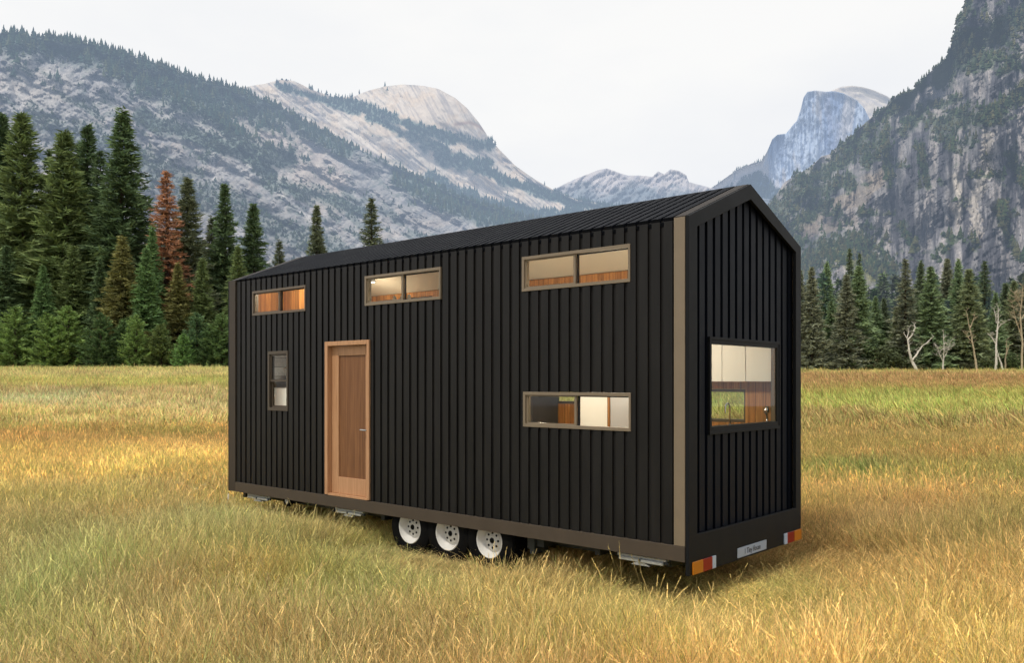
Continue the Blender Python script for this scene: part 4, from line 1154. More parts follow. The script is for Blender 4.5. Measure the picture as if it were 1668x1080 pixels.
HZ = attr_mat('hazy_forest', haze=True)

def diag(U, V, ang, su, sv):
    ca, sa = math.cos(R(ang)), math.sin(R(ang))
    a = U * ca + V * sa; b = -U * sa + V * ca
    return a / su, b / sv

# ---- A: left wall, forested rim, broken grey granite
def A_masks(U, V, VR):
    a, b = diag(U, V, 32, 46, 15)
    n = fbm(a, b, 101, 6, 0.58)
    n2 = fbm(U / 26, V / 20, 111, 5, 0.6)
    top = 34 + 30 * sstep(120, 300, U) - 30 * sstep(330, 480, U) - 10 * sstep(500, 700, U)
    top = top * (1 - 0.9 * sstep(430, 520, U))
    rim = 1 - sstep(top - 14, top + 20, (V - VR) + (n2 - 0.5) * 60)
    fall = 1 - sstep(10, 26, polyd(U, V, [(270, 120), (330, 165), (375, 205), (400, 240), (470, 262)]) + (n2 - 0.5) * 34)
    d2 = 1 - sstep(7, 18, polyd(U, V, [(230, 190), (330, 230), (400, 250), (450, 300), (520, 320), (600, 350)]) + (n - 0.5) * 34)
    d3 = 1 - sstep(10, 32, polyd(U, V, [(60, 200), (180, 240), (300, 300), (420, 360), (560, 420)]) + (n2 - 0.5) * 70)
    d4 = 1 - sstep(16, 34, polyd(U, V, [(660, 285), (730, 322), (800, 345), (900, 370)]) + (n2 - 0.5) * 18)
    d5 = 1 - sstep(10, 24, polyd(U, V, [(440, 175), (500, 205), (560, 240)]) + (n2 - 0.5) * 30)
    d3 = d3 * 0.7
    patch = sstep(0.60, 0.70, n) * 0.65
    patch = np.maximum(patch, sstep(0.63, 0.73, n2) * 0.5)
    f = np.maximum.reduce([rim, fall, d2, d3, d4, d5, patch])
    return np.clip(f, 0, 1), n, n2
def A_col(U, V, T, VR):
    f, n, n2 = A_masks(U, V, VR)
    s = fbm(*diag(U, V, 55, 3.0, 16), 121, 5, 0.62)
    s2 = fbm(U / 5, V / 5, 131, 4, 0.65)
    rock = s2l_np(np.array([154, 152, 152.0]))
    warm = s2l_np(np.array([196, 180, 168.0])); pale = s2l_np(np.array([180, 175, 170.0])); dark = s2l_np(np.array([112, 114, 122.0]))
    c = np.broadcast_to(rock, U.shape + (3,)).copy()
    c = lerp3(c, np.broadcast_to(dark, c.shape), sstep(0.50, 0.68, s) * 0.85)
    c = lerp3(c, np.broadcast_to(pale, c.shape), sstep(0.52, 0.36, s2 * 0.5 + s * 0.5) * 0.0 + (1 - sstep(0.34, 0.48, s2 * 0.45 + s * 0.55)) * 0.45)
    wm = (1 - sstep(20, 60, polyd(U, V, [(380, 170), (470, 250), (530, 300)]) + (n2 - .5) * 70)) * 0.6
    wm = np.maximum(wm, sstep(0.55, 0.7, 1 - n2) * 0.4)
    c = lerp3(c, np.broadcast_to(warm, c.shape), wm * (0.4 + 0.8 * s2))
    pl = (1 - sstep(10, 46, polyd(U, V, [(30, 120), (60, 150), (90, 130)]) + (n2 - .5) * 60)) * 0.55
    pl = np.maximum(pl, (1 - sstep(12, 46, polyd(U, V, [(250, 160), (300, 190), (340, 215)]) + (n2 - .5) * 60)) * 0.45)
    c = lerp3(c, np.broadcast_to(pale, c.shape), pl)
    streak = (1 - sstep(1.5, 5, polyd(U, V, [(405, 270), (440, 300), (480, 335), (520, 372)]) + (s2 - .5) * 8)) * 0.7
    streak = np.maximum(streak, (1 - sstep(1, 4, polyd(U, V, [(345, 250), (350, 285), (345, 320)]) + (s2 - .5) * 8)) * 0.6)
    c = lerp3(c, np.broadcast_to(s2l_np(np.array([214, 208, 204.0])), c.shape), streak)
    veg = s2l_np(np.array([74, 96, 88.0]))
    c = lerp3(c, np.broadcast_to(veg, c.shape), f * 0.8)
    big = fbm(*diag(U, V, 34, 90, 40), 161, 4, 0.55)
    return c * (0.66 + 0.40 * big)[..., None] * 1.10
def A_disp(U, V, T, VR):
    a, b = diag(U, V, 30, 70, 34)
    return 0.11 * (fbm(a, b, 141, 6, 0.52, True) - 0.5) + 0.024 * (fbm(*diag(U, V, 60, 22, 56), 151, 4, 0.5, True) - 0.5) + 0.006 * (fbm(U / 7, V / 7, 155, 4, 0.6) - 0.5)
ridA = [(-260, 30, 1500), (-100, 48, 1550), (0, 54, 1600), (60, 58, 1620), (130, 69, 1650), (200, 85, 1700), (270, 111, 1760), (330, 131, 1850), (390, 146, 1950), (440, 168, 2050), (510, 205, 2150), (600, 250, 2250), (680, 287, 2300), (760, 325, 2300), (850, 352, 2300), (960, 380, 2300), (1100, 420, 2300)]
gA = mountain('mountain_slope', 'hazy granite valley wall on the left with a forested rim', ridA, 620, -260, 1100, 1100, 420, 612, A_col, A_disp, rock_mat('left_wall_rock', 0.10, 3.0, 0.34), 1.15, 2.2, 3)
RVA = np.interp(gA[0], [r[0] for r in ridA], [r[1] for r in ridA])
fA, _, _ = A_masks(gA[0], gA[1], np.interp(gA[0], [r[0] for r in ridA], [r[1] for r in ridA]))
tree_scatter('mountain_forest', 'hazy conifer forest along the rim and ledges of the left valley wall', gA, fA ** 3 * (gA[1] < 470) * (gA[1] - RVA < 75), 5200, 15, [(0.040, 0.078, 0.060), (0.050, 0.085, 0.055), (0.035, 0.065, 0.055), (0.075, 0.095, 0.055)], 5, slim=0.25, shrub=0.2, ridge_extra=520)
tree_scatter('mountain_scrub', 'dark scrub and small trees dotted over the ledges of the left valley wall', gA, fA ** 2 * (gA[1] < 500) * (gA[1] - RVA > 55), 6000, 7.5, [(0.055, 0.085, 0.07), (0.07, 0.095, 0.065), (0.055, 0.075, 0.065)], 15, slim=0.4, shrub=0.6)

# ---- B: pale dome massif with slabs and forest bands
BB = [([(545, 163), (620, 186), (690, 212), (780, 236), (800, 232)], 9), ([(455, 140), (520, 160), (585, 185)], 6), ([(600, 190), (650, 215), (700, 232), (760, 268), (840, 300), (940, 332), (1010, 342)], 8),
      ([(690, 225), (730, 262), (790, 272)], 11), ([(700, 285), (760, 320), (860, 348), (1000, 352)], 9)]
def B_masks(U, V, VR):
    n2 = fbm(U / 16, V / 12, 211, 5, 0.6)
    f = np.zeros(U.shape)
    for pts, w in BB: f = np.maximum(f, 1 - sstep(w * 0.55, w * 1.5, polyd(U, V, pts) + (n2 - 0.5) * w * 2.2))
    n = fbm(*diag(U, V, 30, 30, 8), 201, 5, 0.6)
    dome = np.exp(-(((U - 700) / 75) ** 2 + ((V - 185) / 42) ** 2))
    f = np.maximum(f, sstep(0.64, 0.72, n) * 0.45 * (1 - sstep(0.2, 0.5, dome)))
    return f, n, n2, dome
def B_col(U, V, T, VR):
    f, n, n2, dome = B_masks(U, V, VR)
    s = fbm(*diag(U, V, 40, 60, 2.6), 221, 5, 0.6); st = fbm(*diag(U, V, 62, 50, 2.4), 225, 4, 0.6); s2 = fbm(U / 4, V / 4, 231, 4, 0.6)
    base = s2l_np(np.array([204, 192, 178.0])); dark = s2l_np(np.array([136, 132, 134.0])); warm = s2l_np(np.array([202, 178, 150.0]))
    c = np.broadcast_to(base, U.shape + (3,)).copy()
    sd = st * (1 - 0) * np.clip(dome * 1.6, 0, 1) + s * (1 - np.clip(dome * 1.6, 0, 1))
    c = lerp3(c, np.broadcast_to(dark, c.shape), sstep(0.46, 0.66, sd) * 0.75)
    c = lerp3(c, np.broadcast_to(warm, c.shape), sstep(0.5, 0.65, n2) * 0.4 + dome * 0.25)
    led = 1 - sstep(1, 3.5, polyd(U, V, [(742, 202), (765, 199), (780, 205), (792, 214)]))
    c = lerp3(c, np.broadcast_to(s2l_np(np.array([150, 120, 104.0])), c.shape), led * 0.8)
    c = c * (0.85 + 0.3 * s2)[..., None]
    c = lerp3(c, np.broadcast_to(s2l_np(np.array([70, 98, 92.0])), c.shape), f * 0.85)
    return c * 1.05
def B_disp(U, V, T, VR):
    dome = np.exp(-(((U - 690) / 90) ** 2 + ((V - 190) / 50) ** 2))
    a, b = diag(U, V, 32, 110, 36)
    return -0.05 * dome + 0.05 * (1 - 0.7 * dome) * (fbm(a, b, 241, 6, 0.5, True) - 0.5) + 0.006 * (fbm(*diag(U, V, 45, 50, 6), 251, 4, 0.6) - 0.5)
ridB = [(250, 150, 3600), (330, 148, 3600), (395, 142, 3600), (430, 136, 3600), (455, 129, 3600), (478, 131, 3620), (505, 144, 3650), (545, 158, 3700), (575, 157, 3700), (600, 147, 3700), (625, 140, 3700), (655, 137, 3700), (690, 139, 3700), (715, 145, 3700), (740, 158, 3700), (762, 177, 3700), (780, 199, 3700), (795, 222, 3700), (815, 245, 3700), (840, 270, 3700), (870, 291, 3700), (905, 311, 3700), (940, 325, 3700), (1000, 335, 3700), (1150, 345, 3700), (1300, 350, 3700)]
gB = mountain('dome_mountain', 'pale granite dome and slabs crossed by forest bands, left of centre', ridB, 2500, 250, 1300, 900, 240, 560, B_col, B_disp, rock_mat('dome_rock', 0.02, 6.0, 0.16), 1.0, 0.8, 8)
fB = B_masks(gB[0], gB[1], 0)[0]
tree_scatter('mountain_forest', 'distant conifer bands crossing the pale slabs below the dome', gB, fB ** 4 * (gB[1] < 400), 4200, 19, [(0.035, 0.075, 0.065), (0.045, 0.085, 0.060), (0.035, 0.065, 0.060)], 6, slim=0.24, shrub=0.3, ridge_extra=200)

# ---- C: far pale peaks in the middle
def C_col(U, V, T, VR):
    s = fbm(*diag(U, V, -35, 9, 3), 321, 5, 0.6); n2 = fbm(U / 18, V / 10, 331, 4, 0.6)
    c = np.broadcast_to(s2l_np(np.array([202, 194, 192.0])), U.shape + (3,)).copy()
    c = lerp3(c, np.broadcast_to(s2l_np(np.array([150, 156, 176.0])), c.shape), sstep(0.45, 0.62, s) * 0.4)
    f = sstep(296, 318, V + (n2 - 0.5) * 40 - 10 * sstep(1090, 1140, U)) * 0.7
    c = lerp3(c, np.broadcast_to(s2l_np(np.array([84, 110, 124.0])), c.shape), f)
    return c * 0.85
def C_disp(U, V, T, VR): return 0.030 * (fbm(*diag(U, V, -40, 26, 12), 341, 6, 0.55, True) - 0.5)
ridC = [(820, 330, 6500), (905, 307, 6500), (925, 297, 6500), (950, 286, 6500), (975, 277, 6500), (988, 274, 6500), (1005, 280, 6500), (1022, 285, 6500), (1045, 286, 6500), (1062, 288, 6500), (1072, 279, 6500), (1082, 283, 6500), (1092, 275, 6500), (1104, 277, 6500), (1118, 285, 6500), (1122, 296, 6500), (1150, 303, 6500), (1200, 318, 6500), (1300, 330, 6500)]
mountain('distant_peaks', 'low row of far pale peaks seen over the roof', ridC, 5200, 820, 1300, 520, 110, 520, C_col, C_disp, rock_mat('far_peak_rock', 0.012, 8.0, 0.12), 1.0, 1.2, 12)

# ---- D: sheer faced half dome
def D_back(U, V, T, VR):
    s = fbm(*diag(U, V, 30, 20, 4), 421, 4, 0.6)
    c = np.broadcast_to(s2l_np(np.array([226, 214, 200.0])), U.shape + (3,)).copy()
    c = lerp3(c, np.broadcast_to(s2l_np(np.array([190, 184, 184.0])), c.shape), sstep(0.45, 0.65, s) * 0.7)
    return c * 0.85
ridDb = [(1300, 200, 7900), (1335, 160, 7900), (1355, 147, 7900), (1370, 141, 7900), (1387, 139, 7900), (1405, 141, 7900), (1425, 147, 7900), (1445, 156, 7900), (1470, 172, 7900), (1520, 210, 7900), (1600, 260, 7900)]
mountain('dome_shoulder', 'pale rounded back of the sheer faced dome', ridDb, 7300, 1300, 1600, 200, 110, 420, D_back, lambda U, V, T, VR: 0.02 * (fbm(U / 40, V / 30, 441, 4) - 0.5), rock_mat('dome_back_rock', 0.01, 8.0, 0.1), 0.6, 0.5, 14)
def D_col(U, V, T, VR):
    s = fbm(U / 3.2, V / 42, 521, 5, 0.62); s3 = fbm(U / 14, V / 80, 525, 3, 0.6); n2 = fbm(U / 12, V / 12, 531, 5, 0.6)
    c = np.broadcast_to(s2l_np(np.array([186, 200, 222.0])), U.shape + (3,)).copy()  # face lies in shade; its blue cast is put into the rock colour
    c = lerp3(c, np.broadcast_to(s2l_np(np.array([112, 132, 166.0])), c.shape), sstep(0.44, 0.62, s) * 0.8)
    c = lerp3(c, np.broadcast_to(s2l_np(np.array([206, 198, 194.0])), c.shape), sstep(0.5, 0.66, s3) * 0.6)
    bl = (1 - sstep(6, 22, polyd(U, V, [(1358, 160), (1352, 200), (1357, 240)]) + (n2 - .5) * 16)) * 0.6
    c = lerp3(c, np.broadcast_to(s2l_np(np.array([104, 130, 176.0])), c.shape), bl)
    slab = (1 - sstep(14, 26, polyd(U, V, [(1178, 300), (1205, 288), (1232, 272)]) + (n2 - 0.5) * 12))
    c = lerp3(c, np.broadcast_to(s2l_np(np.array([212, 204, 200.0])), c.shape), slab * 0.9)
    f = D_for(U, V)
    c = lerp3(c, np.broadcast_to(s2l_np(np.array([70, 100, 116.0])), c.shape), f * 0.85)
    return c * 0.85
def D_for(U, V):
    n2 = fbm(U / 12, V / 9, 535, 5, 0.6)
    f = 1 - sstep(4, 10, polyd(U, V, [(1170, 292), (1205, 272), (1240, 264)]) + (n2 - .5) * 6)
    f = np.maximum(f, sstep(-4, 8, V - np.interp(U, [1160, 1200, 1236, 1250, 1275, 1330], [318, 305, 272, 290, 308, 300]) + (n2 - 0.5) * 26) * (1 - sstep(1265, 1300, U) * 0.8))
    return f * (V > VTOP(U) + 3)
VTOP = lambda U: np.interp(U, [r[0] for r in ridD], [r[1] for r in ridD])
ridD = [(1120, 330, 7000), (1165, 302, 7000), (1180, 291, 7000), (1200, 277, 7000), (1225, 266, 7000), (1241, 262, 7000), (1250, 245, 7000), (1258, 226, 7000), (1266, 219, 7000), (1280, 217, 7000), (1290, 205, 7000), (1298, 196, 7000), (1304, 178, 7000), (1309, 158, 7000), (1315, 149, 7000), (1328, 147, 7000), (1345, 149, 7020), (1360, 148, 7040), (1378, 153, 7080), (1395, 162, 7120), (1408, 176, 7160), (1418, 196, 7200), (1440, 230, 7200), (1520, 300, 7200)]
def D_disp(U, V, T, VR): return 0.02 * (fbm(U / 22, V / 90, 541, 5, 0.55, True) - 0.5) + 0.012 * (fbm(U / 8, V / 14, 545, 5, 0.6) - 0.5) + 0.03 * sstep(1290, 1240, U)
gD = mountain('half_dome', 'granite dome with a sheer streaked face painted in bluish shade, behind the roof gable', ridD, 6700, 1120, 1520, 520, 190, 480, D_col, D_disp, rock_mat('sheer_face_rock', 0.012, 6.0, 0.12), 0.9, 0.8, 15)
tree_scatter('mountain_forest', 'blue hazy conifers at the foot of the sheer dome', gD, D_for(gD[0], gD[1]) * (gD[1] < 350) + 1e-9, 2600, 38, [(0.04, 0.07, 0.075), (0.05, 0.08, 0.07)], 8, slim=0.26)

# ---- E: right cliff, grey granite with green ledges
EV = [([(1582, -10), (1562, 40), (1546, 90), (1500, 132)], 9), ([(1668, 20), (1610, 60), (1570, 95), (1545, 120)], 26), ([(1740, 90), (1668, 105), (1600, 100), (1560, 112)], 18), ([(1740, 175), (1668, 160), (1610, 190), (1560, 195), (1530, 205)], 20),
      ([(1500, 125), (1470, 160), (1440, 190), (1400, 225), (1370, 250)], 12), ([(1300, 300), (1350, 275), (1400, 240), (1430, 235)], 13), ([(1250, 350), (1290, 320), (1330, 310), (1380, 300)], 15),
      ([(1270, 380), (1320, 350), (1350, 330)], 9), ([(1445, 200), (1440, 240), (1450, 300)], 8), ([(1500, 250), (1510, 300)], 6), ([(1555, 20), (1550, 70), (1535, 110)], 8), ([(1630, 330), (1640, 380), (1660, 420)], 9),
      ([(1300, 440), (1340, 410), (1400, 400), (1440, 440)], 24), ([(1470, 370), (1490, 400)], 8), ([(1560, 160), (1500, 180), (1470, 210)], 10), ([(1300, 330), (1270, 360), (1300, 400)], 12), ([(1645, 250), (1668, 300)], 7), ([(1505, 60), (1668, 40)], 14)]
def E_masks(U, V, VR):
    n2 = fbm(U / 22, V / 15, 611, 6, 0.6); n = fbm(U / 60, V / 40, 615, 4)
    f = np.zeros(U.shape)
    for pts, w in EV: f = np.maximum(f, 1 - sstep(w * 0.4, w * 1.25, polyd(U, V, pts) + (n2 - 0.5) * w * 3.4))
    f = np.maximum(f, sstep(0.58, 0.64, n2) * 0.85 * sstep(0.42, 0.60, n + 0.12 * (U < 1450)))
    return f, n2, n
def E_col(U, V, T, VR):
    f, n2, n = E_masks(U, V, VR)
    su = fbm(U / 13, V / 85, 621, 5, 0.55); s2 = fbm(U / 4, V / 4, 631, 4, 0.65); s4 = fbm(U / 30, V / 90, 633, 4, 0.6)
    c = np.broadcast_to(s2l_np(np.array([140, 137, 138.0])), U.shape + (3,)).copy()
    c = lerp3(c, np.broadcast_to(s2l_np(np.array([76, 76, 84.0])), c.shape), sstep(0.50, 0.62, su) * 0.9)
    c = lerp3(c, np.broadcast_to(s2l_np(np.array([176, 168, 164.0])), c.shape), (1 - sstep(0.36, 0.46, su * 0.75 + s2 * 0.25)) * 0.75)
    c = c * (0.75 + 0.55 * s4)[..., None]
    tan = np.maximum(1 - sstep(6, 20, polyd(U, V, [(1440, 285), (1400, 315), (1345, 345), (1300, 372)]) + (n2 - .5) * 44), (1 - sstep(5, 16, polyd(U, V, [(1270, 385), (1330, 372), (1390, 360)]) + (n2 - .5) * 40)) * 0.8)
    c = lerp3(c, np.broadcast_to(s2l_np(np.array([158, 144, 128.0])), c.shape), tan * 0.75 * (0.5 + 0.8 * s2))
    wh = 1 - sstep(2, 9, polyd(U, V, [(1556, 285), (1562, 320), (1560, 360)]) + (n2 - .5) * 14)
    wh = np.maximum(wh, (1 - sstep(3, 12, polyd(U, V, [(1610, 220), (1606, 280), (1585, 330), (1590, 380)]) + (s2 - .5) * 30)) * 0.8)
    c = lerp3(c, np.broadcast_to(s2l_np(np.array([206, 196, 182.0])), c.shape), wh * 0.8)
    c = c * (1 - 0.6 * (1 - sstep(1, 5, polyd(U, V, [(1548, 230), (1550, 330), (1545, 420)]) + (s2 - .5) * 5)))[..., None]
    c = lerp3(c, np.broadcast_to(s2l_np(np.array([66, 84, 52.0])), c.shape), f * 0.85)
    au = (1 - sstep(5, 22, polyd(U, V, [(1365, 412), (1400, 425), (1425, 450)]) + (n2 - .5) * 40))
    c = lerp3(c, np.broadcast_to(s2l_np(np.array([134, 132, 66.0])), c.shape), au * 0.7)
    return c * 0.82
def E_disp(U, V, T, VR):
    return 0.22 * (fbm(U / 62, V / 150, 641, 5, 0.42, True) - 0.5) + 0.055 * (fbm(U / 17, V / 75, 651, 4, 0.5, True) - 0.5) + 0.02 * (fbm(*diag(U, V, -35, 60, 16), 657, 5, 0.6, True) - 0.5) + 0.005 * (fbm(U / 5, V / 6, 655, 4, 0.6) - 0.5)
ridE = [(1160, 400, 1500), (1200, 365, 1480), (1240, 340, 1450), (1262, 322, 1420), (1276, 300, 1400), (1295, 285, 1380), (1320, 271, 1350), (1338, 254, 1330), (1352, 250, 1310), (1366, 236, 1290), (1386, 222, 1260), (1400, 208, 1240), (1420, 190, 1220), (1440, 174, 1190), (1456, 158, 1170), (1478, 152, 1150), (1490, 142, 1130), (1500, 133, 1120), (1512, 118, 1110), (1530, 105, 1090), (1545, 88, 1070), (1552, 60, 1060), (1558, 38, 1050), (1568, 14, 1040), (1580, -4, 1030), (1640, -60, 1000), (1760, -160, 950), (1950, -220, 900)]
gE = mountain('cliff', 'dark grey granite cliff with green ledges rising on the right', ridE, 520, 1160, 1950, 860, 640, 616, E_col, E_disp, rock_mat('cliff_rock', 0.14, 1.6, 0.34), 1.1, 4.0, 18)
fE, _, _ = E_masks(gE[0], gE[1], 0)
tree_scatter('cliff_vegetation', 'dark green scrub and conifers growing on the ledges of the right cliff', gE, fE ** 2 * (gE[1] < 520) * (gE[1] > -80) + 1e-9, 6000, 8.0, [(0.040, 0.065, 0.028), (0.055, 0.080, 0.032), (0.080, 0.085, 0.038), (0.035, 0.060, 0.032), (0.10, 0.10, 0.045)], 9, slim=0.3, shrub=0.62, ridge_extra=260)

# ------------------------------------------------------------------ meadow grass: instanced tufts
grassm = attr_mat('meadow_grass_blades', inst=True, transl=0.35, rough=0.75, spec=0.1)
def tuft_mesh(name, seed, nb, rad, h0, h1, wid, lean=0.35, seedheads=0.3, segs=3):
    rd = np.random.default_rng(seed)
    V = []; Fq = []; C = []
    for i in range(nb):
        a = rd.random() * 6.283; r = rad * math.sqrt(rd.random())
        p = np.array([math.cos(a) * r, math.sin(a) * r, -0.02])
        h = rd.uniform(h0, h1)
        la = rd.random() * 6.283; ll = abs(rd.normal(0.0, lean)) + 0.08
        d = np.array([math.cos(la) * ll, math.sin(la) * ll, 1.0]); d /= np.linalg.norm(d)
        bend = np.array([math.cos(la), math.sin(la), -0.15]) * rd.uniform(0.05, 0.50)
        fa = rd.random() * 6.283
        w = np.array([math.cos(fa), math.sin(fa), 0.0]) * wid * rd.uniform(0.6, 1.2)
        g = rd.random()
        head = rd.random() < seedheads
        k = rd.uniform(0.50, 1.55)
        if head: col = np.array([1.18, 1.10, 0.98]) * k
        elif g < 0.30: col = np.array([0.72, 0.92, 0.62]) * k       # greener blade
        elif g < 0.42: col = np.array([0.95, 0.72, 0.60]) * k * 0.85       # brown
        else: col = np.array([1.08, 1.02, 0.92]) * k
        b = len(V)
        for s in range(segs + 1):
            q = s / segs
            c = p + d * h * q + bend * h * q * q * 0.6
            ww = w * (1 - 0.75 * q)
            V += [c - ww, c + ww]; sh = 0.80 + 0.28 * q  # root shade painted in: blades darken toward the ground
            C += [col * sh, col * sh]
        for s in range(segs): Fq.append((b + 2 * s, b + 2 * s + 1, b + 2 * s + 3, b + 2 * s + 2))
        if head:
            tip = c
            dirn = d + bend * 1.1; dirn /= np.linalg.norm(dirn)
            for t in range(7):
                b = len(V); q0 = tip - dirn * h * 0.02 * t + dirn * 0.02
                o = rd.normal(0, 1, 3); o -= dirn * o.dot(dirn); o /= np.linalg.norm(o) + 1e-6
                s = wid * 1.9
                e = q0 + dirn * s * 3.2 + o * s * 0.9; x = np.cross(dirn, o) * s * 0.5
                V += [q0 - x, q0 + x, e + x * 0.3, e - x * 0.3]; C += [col * 1.05] * 4; Fq.append((b, b + 1, b + 2, b + 3))
    me = np_mesh(name, np.array(V), np.array(Fq), 4, False, np.clip(np.array(C), 0, 3))
    me.materials.append(grassm)
    return me
PROTO = bpy.data.collections.new('grass_tufts')
def proto(i, me):
    o = bpy.data.objects.new('grass_tuft_%02d' % i, me); PROTO.objects.link(o)
for i in range(6): proto(i, tuft_mesh('near_tuft', 700 + i, 95, 0.18, 0.12, 0.52, 0.0026, 0.50, 0.16))
for i in range(4): proto(6 + i, tuft_mesh('mid_tuft', 720 + i, 85, 0.34, 0.16, 0.44, 0.0058, 0.42, 0.10, 2))
for i in range(4): proto(10 + i, tuft_mesh('far_tuft', 740 + i, 60, 0.95, 0.22, 0.50, 0.022, 0.35, 0.0, 2))

for i in range(2): proto(14 + i, tuft_mesh('seed_stalks', 760 + i, 9, 0.16, 0.50, 0.82, 0.0032, 0.30, 1.0, 5))
for i in range(2): proto(16 + i, tuft_mesh('green_clump', 770 + i, 42, 0.10, 0.20, 0.46, 0.0052, 0.55, 0.0, 4))

def wedge_points(n, d0, d1, pad):
    d = np.sqrt(rng.random(n) * (d1 ** 2 - d0 ** 2) + d0 ** 2)
    k = (rng.random(n) * 2 - 1)
    return k * (d * 0.62 + pad), d
PX, PY, PI_, PS = [], [], [], []
for (n, d0, d1, pad, lo, hi, smin, smax) in ((15000, 4.2, 13, 1.2, 0, 6, 0.75, 1.25), (17000, 11.5, 32, 1.5, 6, 10, 0.8, 1.25), (30000, 29, 118, 2, 10, 14, 0.8, 1.3), (9000, 110, 200, 2, 10, 14, 1.3, 2.0), (4200, 4.6, 24, 1.2, 14, 16, 0.6, 1.05), (900, 4.5, 18, 1.2, 16, 18, 0.7, 1.2)):
    x, y = wedge_points(n, d0, d1, pad)
    PX.append(x); PY.append(y); PI_.append(rng.integers(lo, hi, n)); PS.append(rng.uniform(smin, smax, n))
PX = np.concatenate(PX); PY = np.concatenate(PY); PI_ = np.concatenate(PI_); PS = np.concatenate(PS)
# house-relative coordinates: shorter growth against the trailer, none through the floor
ds = np.array([ax.x, ax.y]); dt = np.array([ay.x, ay.y])
rx, ry = PX - HX0, PY - HD
hs = rx * ds[0] + ry * ds[1]; ht = rx * dt[0] + ry * dt[1]
dout = np.hypot(np.maximum(np.maximum(-hs, hs - L), 0), np.maximum(np.maximum(-ht, ht - W), 0))
near = 1 - sstep(0.1, 1.1, dout)
hgt = 1.0 - 0.52 * near
hgt = hgt * np.where((np.abs(hs - 2.9) < 1.5) & (ht < 0.05) & (ht > -1.6), 0.22, 1.0)
hgt = hgt * np.where((hs > -1.7) & (hs < 1.0) & (ht > -1.7) & (ht < 3.0), 0.52, 1.0)
far_from = (PI_ < 14) | (dout > 1.3)
clump = fbm(PX * 0.55, PY * 0.55, 801, 4)
hgt *= 0.62 + 0.8 * clump
# bare-ish / inside the far trees
keep = ~((PX < -8) & (PY > 116)) & (rng.random(len(PX)) < (1 - 0.55 * ((dout < 0.01))))
keep &= far_from
keep &= ~((np.abs(hs - 3.05) < 1.05) & (ht > 0.0) & (ht < 0.32))
PX, PY, PI_, PS, hgt, near = [a[keep] for a in (PX, PY, PI_, PS, hgt, near)]
n = len(PX)
PZ = ground_z(PX, PY)
pc = meadow_color(PX, PY, PZ) * (0.62 + 0.76 * rng.random(n))[:, None]
green = PI_ >= 16
pc[green] *= np.array([0.78, 0.92, 0.62])
pc *= 1.0
lean_dir = np.where(PX > 2, 1.0, 0.25)
wind = fbm(PX * 0.12, PY * 0.12, 811, 3) - 0.5
rot = np.stack([rng.normal(0, 0.10, n), np.clip(rng.normal(0, 0.14, n) - 0.34 * sstep(1, 5, PX) + wind * 0.5, -0.8, 0.6), np.zeros(n)], -1)
me = bpy.data.meshes.new('meadow_grass'); me.vertices.add(n)
me.vertices.foreach_set('co', np.stack([PX, PY, PZ], -1).astype(np.float32).ravel())
def addat(nm, ty, data, key):
    a = me.attributes.new(nm, ty, 'POINT'); a.data.foreach_set(key, np.ascontiguousarray(data, dtype=(np.int32 if ty == 'INT' else np.float32)).ravel())
addat('ptint', 'FLOAT_VECTOR', pc, 'vector')
addat('prot', 'FLOAT_VECTOR', rot, 'vector')
addat('pspin', 'FLOAT', rng.random(n) * 6.283, 'value')
addat('pscale', 'FLOAT_VECTOR', np.stack([PS, PS, PS * hgt], -1), 'vector')
addat('pidx', 'INT', PI_, 'value')
me.update()
go = link('meadow_grass', me)
tag(go, 'tall dry straw coloured and green meadow grass around the house', 'grass', kind='stuff')
ng = bpy.data.node_groups.new('grass_scatter', 'GeometryNodeTree')
ng.interface.new_socket('Geometry', in_out='INPUT', socket_type='NodeSocketGeometry')
ng.interface.new_socket('Geometry', in_out='OUTPUT', socket_type='NodeSocketGeometry')
gi_ = ng.nodes.new('NodeGroupInput'); go_ = ng.nodes.new('NodeGroupOutput')
iop = ng.nodes.new('GeometryNodeInstanceOnPoints')
ci = ng.nodes.new('GeometryNodeCollectionInfo'); ci.inputs['Collection'].default_value = PROTO
ci.inputs['Separate Children'].default_value = True; ci.inputs['Reset Children'].default_value = True
def na(nm, ty):
    k_ = ng.nodes.new('GeometryNodeInputNamedAttribute'); k_.data_type = ty; k_.inputs['Name'].default_value = nm
    return [o for o in k_.outputs if o.enabled and o.name == 'Attribute'][0]
m2p = ng.nodes.new('GeometryNodeMeshToPoints'); m2p.inputs['Radius'].default_value = 0.01
ng.links.new(gi_.outputs[0], m2p.inputs[0]); ng.links.new(m2p.outputs[0], iop.inputs['Points'])
ng.links.new(ci.outputs[0], iop.inputs['Instance'])
iop.inputs['Pick Instance'].default_value = True
ng.links.new(na('pidx', 'INT'), iop.inputs['Instance Index'])
e2r = ng.nodes.new('FunctionNodeEulerToRotation'); ng.links.new(na('prot', 'FLOAT_VECTOR'), e2r.inputs[0])
cz = ng.nodes.new('ShaderNodeCombineXYZ'); ng.links.new(na('pspin', 'FLOAT'), cz.inputs['Z'])
e2 = ng.nodes.new('FunctionNodeEulerToRotation'); ng.links.new(cz.outputs[0], e2.inputs[0])
rr_ = ng.nodes.new('FunctionNodeRotateRotation'); rr_.rotation_space = 'LOCAL'
ng.links.new(e2r.outputs[0], rr_.inputs[0]); ng.links.new(e2.outputs[0], rr_.inputs[1])
ng.links.new(rr_.outputs[0], iop.inputs['Rotation'])
ng.links.new(na('pscale', 'FLOAT_VECTOR'), iop.inputs['Scale'])
ng.links.new(iop.outputs[0], go_.inputs[0])
md = go.modifiers.new('scatter', 'NODES'); md.node_group = ng

